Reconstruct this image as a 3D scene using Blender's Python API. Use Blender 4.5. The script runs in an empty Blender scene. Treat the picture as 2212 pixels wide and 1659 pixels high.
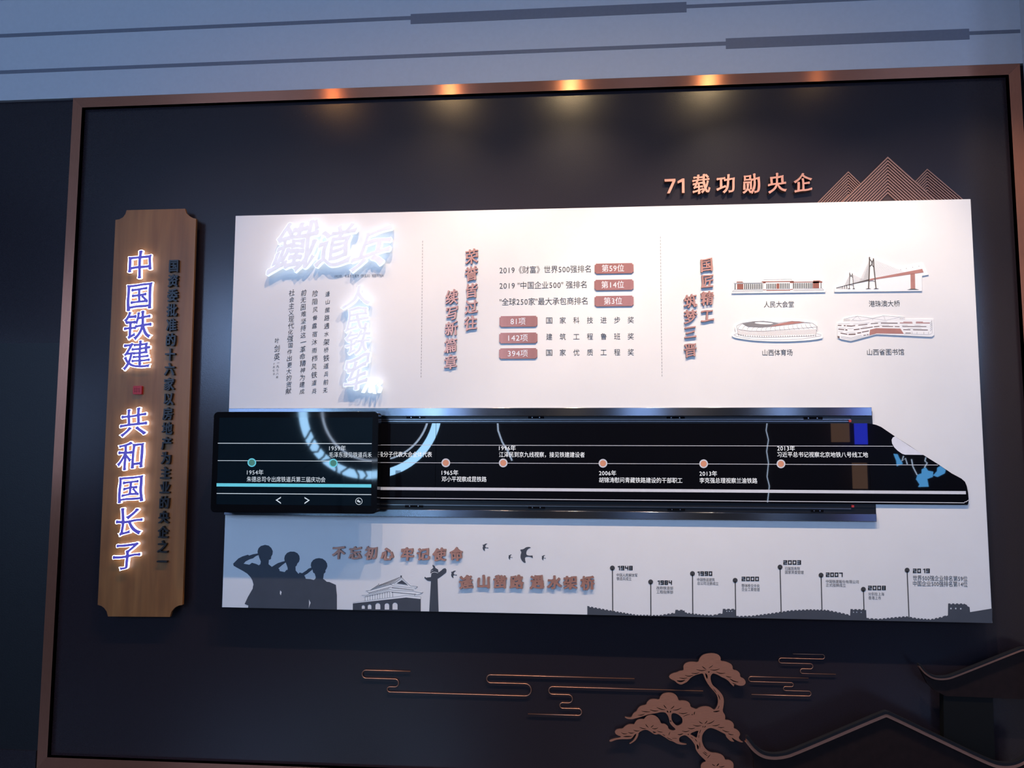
import bpy, bmesh, math, random
from mathutils import Vector, Matrix, noise
from mathutils.geometry import tessellate_polygon, interpolate_bezier, delaunay_2d_cdt

random.seed(7)
SC = bpy.context.scene
COL = SC.collection

# ------------------------------------------------------------------ camera
FPX, YAW, PITCH, ROLL = 1567.5, -0.0780, 0.0834, 0.0024
CAM = Vector((0.0, -3.0, 1.55))
cy_, sy_, cp_, sp_ = math.cos(YAW), math.sin(YAW), math.cos(PITCH), math.sin(PITCH)
FW = Vector((sy_*cp_, cy_*cp_, sp_))
R0 = Vector((cy_, -sy_, 0)); U0 = R0.cross(FW)
RT = math.cos(ROLL)*R0 + math.sin(ROLL)*U0
UP = -math.sin(ROLL)*R0 + math.cos(ROLL)*U0
cam = bpy.data.cameras.new('camera'); camo = bpy.data.objects.new('camera', cam); COL.objects.link(camo)
cam.sensor_width = 36; cam.lens = FPX*36/2212; cam.clip_start = .05
camo.matrix_world = Matrix(((RT.x, UP.x, -FW.x, CAM.x), (RT.y, UP.y, -FW.y, CAM.y), (RT.z, UP.z, -FW.z, CAM.z), (0, 0, 0, 1)))
SC.camera = camo
SC.view_settings.view_transform = 'Standard'; SC.view_settings.look = 'None'
SC.view_settings.exposure = 0; SC.view_settings.gamma = 1; SC.view_settings.use_curve_mapping = False
SC.cycles.max_bounces = 6; SC.cycles.use_light_tree = True
SC.cycles.sample_clamp_indirect = 4

# ------------------------------------------------------------------ world and light
w = bpy.data.worlds.new('room_air'); SC.world = w; w.use_nodes = True
bg = w.node_tree.nodes['Background']; bg.inputs[0].default_value = (.28, .42, .8, 1); bg.inputs[1].default_value = .05

LAMP_Y, LAMP_Z = -1.1, 3.64
def lamp_light(x, energy, col, tx, tz=.78, size=74):
    l = bpy.data.lights.new('ceiling_spot_light', 'SPOT'); o = bpy.data.objects.new('ceiling_spot_light', l); COL.objects.link(o)
    l.energy = energy*.92; l.color = col; l.spot_size = math.radians(size); l.spot_blend = .55; l.shadow_soft_size = .018
    o.location = (x, LAMP_Y, LAMP_Z)
    d = Vector((tx, -.05, tz)) - o.location
    o.rotation_euler = d.to_track_quat('-Z', 'Y').to_euler()
WARM = (1, .72, .50)
LAMPS = [(-1.40, 34, (1, .70, .46), -1.35), (-.69, 74, WARM, -.62), (.02, 112, (1, .77, .57), .05), (.81, 148, (1, .80, .62), .85), (1.42, 78, (1, .80, .62), 1.70)]
for x, e, c, tx in LAMPS: lamp_light(x, e, c, tx)
# daylight coming in through the tall windows behind and beside the photographer
def win_light(loc, rot, sx, sz, e, c=(.36, .56, 1)):
    l = bpy.data.lights.new('window_daylight', 'AREA'); o = bpy.data.objects.new('window_daylight', l); COL.objects.link(o)
    l.shape = 'RECTANGLE'; l.size = sx; l.size_y = sz; l.energy = e; l.color = c
    o.location = loc; o.rotation_euler = rot
WINX = [(-2.18, -1.34), (.72, 1.14), (2.55, 2.80), (-4.9, -3.4), (3.6, 4.9)]
for a, b in WINX: win_light(((a+b)/2, -6.35, 2.95), (math.radians(90), 0, 0), b-a, 1.1, 50*(b-a))
win_light((-5.2, -3.9, 1.75), (math.radians(90), 0, math.radians(-90)), 2.6, 1.1, 13)

# ------------------------------------------------------------------ helpers
def P(px, py, dep=0.0):
    d = FW + RT*((px-1106)/FPX) + UP*((829.5-py)/FPX)
    t = (-dep - CAM.y)/d.y
    return CAM + d*t
def P2(px, py, dep=0.0):
    p = P(px, py, dep); return (p.x, p.z)

def nt(m):
    m.use_nodes = True; return m.node_tree
MATS = {}
def mat(name, col, rough=.6, metal=0, emit=None, es=0, var=.06, scale=30, bump=0, spec=None, coat=0, aniso=0, tang=(0, 0, 1), stretch=(1, 1, 1)):
    m = bpy.data.materials.new(name); t = nt(m); b = t.nodes['Principled BSDF']
    b.inputs['Roughness'].default_value = rough; b.inputs['Metallic'].default_value = metal
    if spec is not None: b.inputs['Specular IOR Level'].default_value = spec
    if coat: b.inputs['Coat Weight'].default_value = coat; b.inputs['Coat Roughness'].default_value = .02
    tc = t.nodes.new('ShaderNodeTexCoord'); mp = t.nodes.new('ShaderNodeMapping'); mp.inputs['Scale'].default_value = stretch
    n = t.nodes.new('ShaderNodeTexNoise'); n.inputs['Scale'].default_value = scale; n.inputs['Detail'].default_value = 4
    t.links.new(tc.outputs['Object'], mp.inputs[0]); t.links.new(mp.outputs[0], n.inputs['Vector'])
    r = t.nodes.new('ShaderNodeMapRange'); r.inputs['From Min'].default_value = .3; r.inputs['From Max'].default_value = .7
    r.inputs['To Min'].default_value = 1-var; r.inputs['To Max'].default_value = 1+var
    t.links.new(n.outputs['Fac'], r.inputs['Value'])
    x = t.nodes.new('ShaderNodeVectorMath'); x.operation = 'SCALE'; x.inputs[0].default_value = col
    t.links.new(r.outputs[0], x.inputs['Scale']); t.links.new(x.outputs[0], b.inputs['Base Color'])
    if bump:
        bp = t.nodes.new('ShaderNodeBump'); bp.inputs['Strength'].default_value = bump; bp.inputs['Distance'].default_value = .002
        t.links.new(n.outputs['Fac'], bp.inputs['Height']); t.links.new(bp.outputs[0], b.inputs['Normal'])
    if aniso:
        b.inputs['Anisotropic'].default_value = aniso
        tg = t.nodes.new('ShaderNodeCombineXYZ'); tg.inputs[0].default_value, tg.inputs[1].default_value, tg.inputs[2].default_value = tang
        t.links.new(tg.outputs[0], b.inputs['Tangent'])
    if emit: b.inputs['Emission Color'].default_value = (*emit, 1); b.inputs['Emission Strength'].default_value = es
    MATS[name] = m; return m
def s2l(r, g, b):
    f = lambda c: (c/255/12.92) if c/255 <= .04045 else ((c/255+.055)/1.055)**2.4
    return (f(r), f(g), f(b))

wallm = mat('charcoal_navy_wall_covering', (.0185, .0135, .0175), .21, scale=260, bump=.10, var=.12, spec=.5)
wallm2 = mat('black_plate_finish', (.006, .006, .008), .5, scale=200, bump=.2, var=.12)
bulk = mat('pale_grey_wall_paint', (.50, .49, .52), .75, scale=60, var=.02, bump=.03)
strip = mat('slate_grey_inlay', (.155, .155, .19), .6, scale=60, var=.04)
copper = mat('brushed_copper', (.56, .24, .15), .36, .6, scale=40, var=.10, stretch=(1, 1, 22))
copframe = mat('brushed_copper_frame_rail', (.52, .215, .135), .25, .8, scale=25, var=.05, stretch=(1, 1, 12), aniso=.98)
copframe2 = mat('brushed_copper_frame_post', (.55, .235, .15), .30, .8, scale=25, var=.05, stretch=(12, 1, 1), aniso=.9, tang=(1, 0, 0))
copsign = mat('rose_copper_letter_face', (.62, .29, .21), .36, .5, scale=12, var=.16)
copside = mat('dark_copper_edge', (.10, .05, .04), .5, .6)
brass = mat('thin_copper_tube', (.50, .24, .16), .35, .85, scale=5, var=.2)
mtn = mat('brown_copper_slat', (.30, .16, .125), .38, .6, scale=20, var=.08)
mtnback = mat('maroon_backing_sheet', (.025, .008, .010), .6)
boardm = mat('white_lacquered_board', (.80, .78, .77), .55, scale=8, var=.012)
plate_w = mat('white_acrylic_sheet', (.88, .87, .86), .5, scale=8, var=.01)
ink = mat('dark_slate_print', (.055, .062, .080), .7, scale=14, var=.06)
inkb = mat('near_black_print', (.045, .045, .05), .7)
inkg = mat('grey_hairline_print', (.22, .21, .22), .7)
inkr = mat('russet_print', (.28, .095, .07), .6, scale=20, var=.1)
inkrl = mat('pale_russet_print', (.44, .20, .17), .6, scale=20, var=.1)
inkw = mat('white_print', (.86, .86, .88), .5)
badge = mat('copper_badge_face', (.62, .235, .165), .30, .75, scale=6, var=.12, stretch=(3, 1, 1))
glass = mat('black_gloss_glass', (.004, .004, .006), .015, spec=.55, var=.0)
dispm = mat('dark_lcd_display', (.004, .009, .014), .03, spec=.5, emit=(.012, .030, .050), es=.03)
bezel = mat('black_glass_bezel', (.004, .004, .005), .04, spec=.5)
steel = mat('dark_brushed_steel', (.20, .21, .24), .20, 1, scale=18, var=.06, stretch=(30, 1, 1), aniso=.95)
chan = mat('black_anodised_channel', (.012, .012, .014), .35, .3)
rod = mat('grey_steel_rod', (.35, .34, .36), .3, 1)
redp = mat('red_rubber_cap', (.45, .03, .03), .5)
gline = mat('backlit_white_line', (.48, .47, .50), .5, emit=(.82, .80, .86), es=.20)
gtext = mat('backlit_white_caption', (.6, .6, .6), .5, emit=(.85, .86, .88), es=.62)
gtext2 = mat('lit_screen_caption', (.5, .5, .5), .5, emit=(.62, .72, .74), es=.55)
cyan = mat('lit_cyan_line', (.05, .3, .35), .5, emit=(.12, .50, .58), es=.75)
green = mat('lit_green_dot', (.02, .08, .06), .5, emit=(.055, .19, .14), es=.7)
orange = mat('copper_dot_print', (.50, .21, .12), .5, emit=(.5, .19, .10), es=.35)
fasc = mat('lit_white_window_print', (.62, .61, .66), .5, emit=(.6, .59, .66), es=.2)
litw = mat('glowing_white_acrylic', (.4, .42, .5), .4, emit=(.74, .87, 1), es=1.15)
litp = mat('glowing_letter_body', (.9, .9, .95), .4, emit=(.80, .86, 1), es=3.6)
face_p = mat('violet_blue_letter_face', (.10, .085, .42), .4, emit=(.07, .05, .36), es=.55)
face_w = mat('pale_steel_letter_face', (.64, .64, .71), .4, .0, emit=(.9, .93, 1), es=.27)
blackl = mat('black_acrylic_letter', (.010, .010, .012), .35)
sealm = mat('red_seal_acrylic', (.42, .008, .012), .4)
roofm = mat('dark_roof_board', (.009, .009, .012), .5, spec=.25, scale=80, bump=.1)
maroon = mat('dark_maroon_board', (.011, .005, .005), .6, spec=.2, scale=40, var=.2)
postm = mat('black_post_board', (.004, .004, .004), .6, spec=.2)
ceilm = mat('white_ceiling_paint', (.6, .6, .6), .8)
floorm = mat('dark_polished_stone_floor', (.06, .055, .05), .25, scale=5, var=.3)
farm = mat('dark_room_wall_paint', (.05, .05, .06), .6)
def wood():
    m = mat('honey_brown_wood_veneer', (.30, .150, .065), .42, scale=9, var=.10, stretch=(5, 5, .35), bump=.06)
    t = m.node_tree; b = t.nodes['Principled BSDF']; old = b.inputs['Base Color'].links[0].from_node
    n = t.nodes.new('ShaderNodeTexNoise'); n.inputs['Scale'].default_value = 2.2; n.inputs['Detail'].default_value = 3; n.inputs['Distortion'].default_value = .6
    mp = t.nodes.new('ShaderNodeMapping'); mp.inputs['Scale'].default_value = (9, 9, .9)
    tc = t.nodes.new('ShaderNodeTexCoord'); t.links.new(tc.outputs['Object'], mp.inputs[0]); t.links.new(mp.outputs[0], n.inputs['Vector'])
    cr = t.nodes.new('ShaderNodeValToRGB'); cr.color_ramp.elements[0].color = (.205, .076, .018, 1); cr.color_ramp.elements[1].color = (.275, .112, .030, 1)
    cr.color_ramp.elements[0].position = .35; cr.color_ramp.elements[1].position = .65
    t.links.new(n.outputs['Fac'], cr.inputs[0])
    t.links.new(cr.outputs[0], old.inputs[0]); return m
woodm = wood()

def wloc(p):
    v = Vector((0, 0, 0))
    while p: v += p.location; p = p.parent
    return v
def obj(name, verts, faces, m, parent=None, mats=None, midx=None, smooth=False):
    xs = [v[0] for v in verts]; ys = [v[1] for v in verts]; zs = [v[2] for v in verts]
    c = Vector(((min(xs)+max(xs))/2, (min(ys)+max(ys))/2, (min(zs)+max(zs))/2))
    me = bpy.data.meshes.new(name); me.from_pydata([Vector(v)-c for v in verts], [], faces)
    for mm in (mats or [m]): me.materials.append(mm)
    if midx: me.polygons.foreach_set('material_index', midx)
    if smooth: me.polygons.foreach_set('use_smooth', [True]*len(faces))
    me.update()
    o = bpy.data.objects.new(name, me); COL.objects.link(o)
    if parent: o.parent = parent
    o.location = c - wloc(parent)
    return o
def tag(o, label=None, cat=None, group=None, kind=None):
    if label: o['label'] = label
    if cat: o['category'] = cat
    if group: o['group'] = group
    if kind: o['kind'] = kind
    return o
def empty(name, loc, label=None, cat=None, group=None):
    o = bpy.data.objects.new(name, None); COL.objects.link(o); o.location = loc; o.empty_display_size = .05
    return tag(o, label, cat, group)
def box_geo(x0, x1, y0, y1, z0, z1):
    v = [(x, y, z) for x in (x0, x1) for y in (y0, y1) for z in (z0, z1)]
    f = [(0, 1, 3, 2), (4, 6, 7, 5), (0, 4, 5, 1), (2, 3, 7, 6), (0, 2, 6, 4), (1, 5, 7, 3)]
    return v, f
def box(name, x0, x1, y0, y1, z0, z1, m, parent=None):
    v, f = box_geo(x0, x1, y0, y1, z0, z1); return obj(name, v, f, m, parent)
def inside(p, l, bb):
    if not (bb[0] <= p[0] <= bb[1] and bb[2] <= p[1] <= bb[3]): return False
    c = False; j = len(l)-1
    for i in range(len(l)):
        if (l[i][1] > p[1]) != (l[j][1] > p[1]) and p[0] < (l[j][0]-l[i][0])*(p[1]-l[i][1])/(l[j][1]-l[i][1])+l[i][0]: c = not c
        j = i
    return c
def nest_tess(loops):
    """group every outline with the holes inside it and fill each group on its own"""
    n = len(loops)
    BB = [(min(p[0] for p in l), max(p[0] for p in l), min(p[1] for p in l), max(p[1] for p in l)) for l in loops]
    con = [[j for j in range(n) if j != i and BB[j][0] <= BB[i][0] and BB[j][1] >= BB[i][1] and BB[j][2] <= BB[i][2] and BB[j][3] >= BB[i][3]
            and sum(inside(loops[i][q], loops[j], BB[j]) for q in (0, len(loops[i])//3, 2*len(loops[i])//3)) >= 2] for i in range(n)]
    out, tris, off = [], [], 0
    for i in range(n):
        if len(con[i]) % 2: continue
        grp = [loops[i]]+[loops[j] for j in range(n) if len(con[j]) == len(con[i])+1 and i in con[j]]
        S = 1/max(1e-9, max(BB[i][1]-BB[i][0], BB[i][3]-BB[i][2]))
        x0, y0 = grp[0][0]
        tt = tessellate_polygon([[Vector(((a-x0)*S, (b-y0)*S, 0)) for a, b in l] for l in grp])
        tris += [tuple(k+off for k in t) for t in tt]; out += grp; off += sum(len(l) for l in grp)
    return out, tris
def slab_geo(loops, d0, d1, closed_back=True):
    """loops in (X, Z) metres; front face at depth d1 (towards the room), back at d0"""
    loops = [[p for i, p in enumerate(l) if (p[0]-l[i-1][0])**2+(p[1]-l[i-1][1])**2 > 1e-14] for l in loops]
    loops = [l for l in loops if len(l) > 2]
    loops, tris = nest_tess(loops)
    flat = [p for l in loops for p in l]; n = len(flat)
    V = [(a, -d1, b) for a, b in flat]; F = []
    for t in tris:
        a, b, c = (flat[i] for i in t)
        s = (b[0]-a[0])*(c[1]-a[1])-(b[1]-a[1])*(c[0]-a[0])
        if abs(s) < 1e-14: continue
        F.append(tuple(t) if s > 0 else tuple(reversed(t)))
    nf = len(F)
    if d0 is not None:
        V += [(a, -d0, b) for a, b in flat]
        if closed_back: F += [tuple(i+n for i in reversed(f)) for f in F[:nf]]
        # solid lies left of an edge when the adjacent triangle uses it in that order
        E = {(f[i], f[(i+1) % 3]) for f in F[:nf] for i in range(3)}
        k = 0
        for l in loops:
            m_ = len(l)
            fwd = sum((k+i, k+(i+1) % m_) in E for i in range(m_)) >= sum((k+(i+1) % m_, k+i) in E for i in range(m_))
            for i in range(m_):
                a, b = k+i, k+(i+1) % m_
                if not fwd: a, b = b, a
                F.append((b, a, a+n, b+n))
            k += m_
    return V, F, nf
def wind(p, loops, BB):
    w_ = 0
    for l, bb in zip(loops, BB):
        if not (bb[0] <= p[0] <= bb[1] and bb[2] <= p[1] <= bb[3]): continue
        ax, ay = l[-1]
        for bx_, by_ in l:
            if ay <= p[1]:
                if by_ > p[1] and (bx_-ax)*(p[1]-ay)-(p[0]-ax)*(by_-ay) > 0: w_ += 1
            elif by_ <= p[1] and (bx_-ax)*(p[1]-ay)-(p[0]-ax)*(by_-ay) < 0: w_ -= 1
            ax, ay = bx_, by_
    return w_
def ink_geo(loops, d0, d1):
    """fill brush outlines (outer ones anticlockwise) by winding number, so overlapping strokes merge"""
    xs = [p[0] for l in loops for p in l]; zs = [p[1] for l in loops for p in l]; x0, z0 = min(xs), min(zs); S = 1/max(max(xs)-x0, max(zs)-z0)
    L = [[((a-x0)*S, (b-z0)*S) for a, b in l] for l in loops]
    co, ed = [], []
    for l in L:
        k = len(co); co += [Vector(p) for p in l]; ed += [(k+i, k+(i+1) % len(l)) for i in range(len(l))]
    vs, _, fs = delaunay_2d_cdt(co, ed, [], 0, 1e-5)[:3]
    BB = [(min(p[0] for p in l), max(p[0] for p in l), min(p[1] for p in l), max(p[1] for p in l)) for l in L]
    T = []
    for f in fs:
        a, b, c = (vs[i] for i in f)
        if (b.x-a.x)*(c.y-a.y)-(b.y-a.y)*(c.x-a.x) < 0: f = tuple(reversed(f))
        if wind(((a.x+b.x+c.x)/3, (a.y+b.y+c.y)/3), L, BB) > 0: T.append(tuple(f))
    used = sorted({i for f in T for i in f}); ix = {v: i for i, v in enumerate(used)}
    flat = [(vs[i].x/S+x0, vs[i].y/S+z0) for i in used]; T = [tuple(ix[i] for i in f) for f in T]
    V = [(a, -d1, b) for a, b in flat]; F = list(T); nf = len(F)
    if d0 is not None:
        n = len(flat); V += [(a, -d0, b) for a, b in flat]; F += [tuple(i+n for i in reversed(f)) for f in T]
        E = {(f[i], f[(i+1) % 3]) for f in T for i in range(3)}
        F += [(b, a, a+n, b+n) for a, b in E if (b, a) not in E]
    return V, F, nf
def slab(name, loops, d0, d1, m, parent=None, side=None, bevel=0, inked=False):
    V, F, nf = (ink_geo if inked else slab_geo)(loops, d0, d1)
    if side: o = obj(name, V, F, m, parent, mats=[m, side], midx=[0]*nf+[1]*(len(F)-nf))
    else: o = obj(name, V, F, m, parent)
    if bevel:
        b = o.modifiers.new('bevel', 'BEVEL'); b.width = bevel; b.segments = 2; b.limit_method = 'ANGLE'; b.angle_limit = math.radians(50)
        o.data.set_sharp_from_angle(angle=math.radians(40)) if hasattr(o.data, 'set_sharp_from_angle') else None
    return o
def pslab(name, pxloops, d0, d1, m, parent=None, **k):
    return slab(name, [[P2(x, y, d1) for x, y in l] for l in pxloops], d0, d1, m, parent, **k)
def pprint(name, pxpolys, dep, m, parent):
    """flat print: several separate polygons on one surface"""
    V, F = [], []; pieces = pxpolys
    for l in pxpolys:
        ll = l if isinstance(l[0][0], (tuple, list)) else [l]
        v, f, _ = slab_geo([[P2(x, y, dep) for x, y in q] for q in ll], None, dep)
        k = len(V); V += v; F += [tuple(i+k for i in g) for g in f]
    o = obj(name, V, F, m, parent)
    if 'linework' in name or name in ('window_band', 'facade_check', 'grey_stand', 'dashed_line', 'column_band'): o['kind'] = 'stuff'
    return o
def seg(x0, y0, x1, y1, w, w2=None):
    w2 = w if w2 is None else w2
    L = math.hypot(x1-x0, y1-y0) or 1; nx, ny = -(y1-y0)/L/2, (x1-x0)/L/2
    return [(x0+nx*w, y0+ny*w), (x1+nx*w2, y1+ny*w2), (x1-nx*w2, y1-ny*w2), (x0-nx*w, y0-ny*w)]
def pline(pts, w):
    return [seg(*pts[i], *pts[i+1], w) for i in range(len(pts)-1)]
def circ(x, y, r, n=28, ry=None):
    ry = ry or r
    return [(x+r*math.cos(2*math.pi*i/n), y+ry*math.sin(2*math.pi*i/n)) for i in range(n)]
def smooth(pts, it=2, closed=True):
    for _ in range(it):
        q = []; n = len(pts)
        for i in range(n if closed else n-1):
            a, b = pts[i], pts[(i+1) % n]
            q += [(a[0]*.75+b[0]*.25, a[1]*.75+b[1]*.25), (a[0]*.25+b[0]*.75, a[1]*.25+b[1]*.75)]
        if not closed: q = [pts[0]]+q+[pts[-1]]
        pts = q
    return pts
def zf(ox, oy, s): return lambda pts: [(ox+x*s, oy+y*s) for x, y in pts]

def rrect(x0, x1, z0, z1, r, n=8):
    q = []
    for cx_, cz, a0 in ((x1-r, z1-r, 0), (x0+r, z1-r, 90), (x0+r, z0+r, 180), (x1-r, z0+r, 270)):
        q += [(cx_+r*math.cos(math.radians(a0+90*i/n)), cz+r*math.sin(math.radians(a0+90*i/n))) for i in range(n+1)]
    return q
# ------------------------------------------------------------------ writing
TEXTS = """中国铁建共和国长子国资委批准的十六家以房地产为主业的央企之一鐵道兵人民铁军1953年，毛泽东主席为《铁道兵》报题写刊头
逢山凿路遇水架桥前无险阻风餐露宿沐雨栉风困难坚持这一革命精神建成社会主义现代化强国作出更大的贡献叶剑英一九七八年十月日
荣誉皆过往续写新篇章2019《财富》世界500强排名"中国企业全球250家"最大承包商第5914位3位81项142394国家科技进步奖筑工程鲁班奖优质工程奖
匠精工梦三晋人民大会堂港珠澳大桥山西体育场省图书馆71载功勋央企朱德总司令出席铁道兵第三届庆功会接见积禾极分子代表大会全体代表
邓小平视察成昆铁路江泽民到京九线视察接见铁建建设者胡锦涛慰问青藏铁路建设的干部职工李克强总理兰渝铁路习近平总书记北京地铁八号线工地
不忘初心牢记使命逢山凿路遇水架桥中国人民解放军改称部指挥部注册成立整体移交委管理归属务院股份有限公司正式挂牌分别在上海香港市正德无0123456789"""
CH = sorted({c for c in TEXTS if not c.isspace()})
def load_glyphs():
    cu = bpy.data.curves.new('glyphs', 'FONT'); cu.body = '\n'.join(CH); cu.size = 1; cu.space_line = 2
    o = bpy.data.objects.new('glyphs', cu); COL.objects.link(o)
    dg = bpy.context.evaluated_depsgraph_get(); c = o.evaluated_get(dg).to_curve(dg)
    G = {ch: [] for ch in CH}
    for s in c.splines:
        bp = s.bezier_points; n = len(bp)
        if n < 2: continue
        ym = sum(p.co.y for p in bp)/n
        G_k = round((.35-ym)/2.0 + 0)  # provisional, corrected by line pitch below
        pts = []
        for i in range(n):
            a, b = bp[i], bp[(i+1) % n]
            straight = (a.handle_right-a.co).length < 1e-4 or ((a.handle_right-a.co).cross(b.co-a.co).length < 1e-5 and (b.handle_left-b.co).cross(b.co-a.co).length < 1e-5)
            pts.append((a.co.copy(), a.handle_right.copy(), b.handle_left.copy(), b.co.copy(), straight))
        G.setdefault('_', []).append((ym, pts))
    raw = G.pop('_')
    o.to_curve_clear(); bpy.data.objects.remove(o)
    return raw
RAW = load_glyphs()
GL = {ch: [] for ch in CH}
_ys = sorted([r[0] for r in RAW], reverse=True)
def _pitch():
    # line pitch of the font object: distance between first and last line over the count
    best = None
    for p in [x/1000 for x in range(1800, 3200, 2)]:
        e = 0
        for y in _ys[::7]:
            k = (.38-y)/p; e += abs(k-round(k))
        if best is None or e < best[0]: best = (e, p)
    return best[1]
PITCHL = _pitch()
for ym, pts in RAW:
    k = round((.38-ym)/PITCHL)
    if 0 <= k < len(CH):
        off = Vector((0, k*PITCHL, 0))
        GL[CH[k]].append([(a+off, b+off, c+off, d+off, s) for a, b, c, d, s in pts])
def glyph(ch, res=4, sub=None):
    out = []
    for sp in GL.get(ch, []):
        pts = []
        for a, b, c, d, st in sp:
            if st:
                m_ = 1 if not sub else max(1, int((d-a).length/sub))
                pts += [tuple((a.lerp(d, j/m_)).xy) for j in range(m_)]
            else:
                pts += [tuple(v.xy) for v in interpolate_bezier(a, b, c, d, res+1)[:-1]]
        if len(pts) > 2: out.append(pts)
    return out
_ref = [p for l in glyph('国') for p in l]
GX0, GX1 = min(p[0] for p in _ref), max(p[0] for p in _ref); GY0, GY1 = min(p[1] for p in _ref), max(p[1] for p in _ref)
EM = (GX1-GX0)/.84; GCX, GCY = (GX0+GX1)/2, (GY0+GY1)/2
print('pitch', PITCHL, 'em', EM, GX0, GX1, GY0, GY1, 'missing', [c for c in CH if not GL[c]])
def brush(ch, bold=.03, contrast=.5, slant=.10, lean=0, wob=.012, flare=.02, seed=0, res=5):
    """turn the regular outline into a brush-written one; unit box centred at 0"""
    out = []
    for l in glyph(ch, res, .06*EM):
        l = [((x-GCX)/EM, (y-GCY)/EM) for x, y in l]; n = len(l); q = []
        for i in range(n):
            (ax, ay), (bx, by), (cx, cy) = l[i-1], l[i], l[(i+1) % n]
            t1 = Vector((bx-ax, by-ay)); t2 = Vector((cx-bx, cy-by))
            if t1.length < 1e-6 or t2.length < 1e-6: continue
            t1.normalize(); t2.normalize(); t = (t1+t2)
            if t.length < .2: t = t1.copy()
            t.normalize(); nx, ny = SIGN*-t.y, SIGN*t.x
            turn = SIGN*-(t1.x*t2.y-t1.y*t2.x)
            fl = flare*max(0, turn) if turn > .5 else 0
            nz = noise.noise(Vector((bx*3.1+seed*7.7, by*3.1, seed*1.3)))
            o_ = bold*(1+.55*nz)
            x = bx + nx*(o_+fl); y = by + ny*(o_*(1-contrast*abs(ny))+fl)
            x += wob*noise.noise(Vector((bx*2.2, by*2.2, seed+5.5))); y += wob*noise.noise(Vector((bx*2.2+9, by*2.2, seed+2.5)))
            y += slant*x*(1-.4*abs(y)); x += lean*y
            q.append((x, y))
        ar = lambda p: sum(p[i-1][0]*p[i][1]-p[i][0]*p[i-1][1] for i in range(len(p)))/2
        if len(q) > 2:
            a0, a1 = ar(l), ar(q)
            if a0*a1 > 0 and abs(a1) > .18*abs(a0): out.append(smooth(q, 1))
    return [l[::-1] for l in out] if SIGN > 0 else out
# find the outline orientation: outward normal sign from the big outer loop of 口-like glyph
_l = glyph('国'); _big = max(_l, key=lambda l: max(p[0] for p in l)-min(p[0] for p in l))
_a = sum(_big[i-1][0]*_big[i][1]-_big[i][0]*_big[i-1][1] for i in range(len(_big)))
SIGN = -1 if _a > 0 else 1
HALF = set('0123456789"')
def line_loops(s, res=2, gap=0.0, half=.56):
    x = 0; L = []
    for c in s:
        if c == ' ': x += .3; continue
        g = glyph(c, res); adv = (.34 if c == '"' else half) if c in HALF else 1.0
        if c in HALF and g:
            xs = [p[0] for l in g for p in l]; cx = (min(xs)+max(xs))/2
            L += [[((px-cx)/EM + x+adv/2, (py-GCY)/EM) for px, py in l] for l in g]
        else:
            L.append(None) if not g else None
            L += [[((px-GCX)/EM + x+.5, (py-GCY)/EM) for px, py in l] for l in g]
        x += adv+gap
    return [l for l in L if l]
def glyph_groups(s, **k): return line_loops(s, **k)
def text(name, s, x0, x1, cy, h, dep, m, parent, res=2, gap=0.0, cy1=None, loops=None):
    """fit a printed line between pixel columns x0..x1, centred on row cy, characters h pixels tall"""
    L = loops or line_loops(s, res, gap)
    xs = [p[0] for l in L for p in l]; a, b = min(xs), max(xs)
    X0, Z0 = P2(x0, cy, dep); X1 = P2(x1, cy1 or cy, dep)[0]
    H = abs(P2(x0, cy-h/2, dep)[1]-P2(x0, cy+h/2, dep)[1])/.9
    sx = (X1-X0)/(b-a)
    W = [[(X0+(x-a)*sx, Z0+y*H) for x, y in l] for l in L]
    V, F, _ = slab_geo(W, None, dep)
    return obj(name, V, F, m, parent)
def column(name, s, xa, ya, xb, yb, w, h, dep, m, parent, res=3):
    V, F = [], []; n = len(s)
    for i, c in enumerate(s):
        t = i/(n-1) if n > 1 else 0
        X, Z = P2(xa+(xb-xa)*t + random.uniform(-.8, .8), ya+(yb-ya)*t, dep); W = P2(xa+w, ya, dep)[0]-P2(xa, ya, dep)[0]
        H = P2(xa, ya, dep)[1]-P2(xa, ya+h, dep)[1]; k = random.uniform(.82, 1.12)
        L = [[(X+x*W*k, Z+y*H*k) for x, y in l] for l in brush(c, bold=.004, contrast=.2, slant=.16, lean=.08, wob=.07, flare=.0, seed=i+xa, res=res)]
        if not L: continue
        v, f, _ = ink_geo(L, None, dep); q = len(V); V += v; F += [tuple(j+q for j in g) for g in f]
    return obj(name, V, F, m, parent)
def letter_loops(ch, cx, cy, w, h, dep, **k):
    X, Z = P2(cx, cy, dep); W = P2(cx+w/2, cy, dep)[0]-P2(cx-w/2, cy, dep)[0]; H = P2(cx, cy-h/2, dep)[1]-P2(cx, cy+h/2, dep)[1]
    return [[(X+x*W, Z+y*H) for x, y in l] for l in brush(ch, **k)]
ORD = ['topmost', 'second', 'third', 'fourth', 'fifth', 'sixth', 'seventh', 'eighth', 'ninth', 'tenth', 'eleventh', 'twelfth', 'thirteenth', 'fourteenth', 'fifteenth', 'sixteenth', 'seventeenth', 'eighteenth', 'nineteenth', 'twentieth', 'twenty-first']

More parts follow.
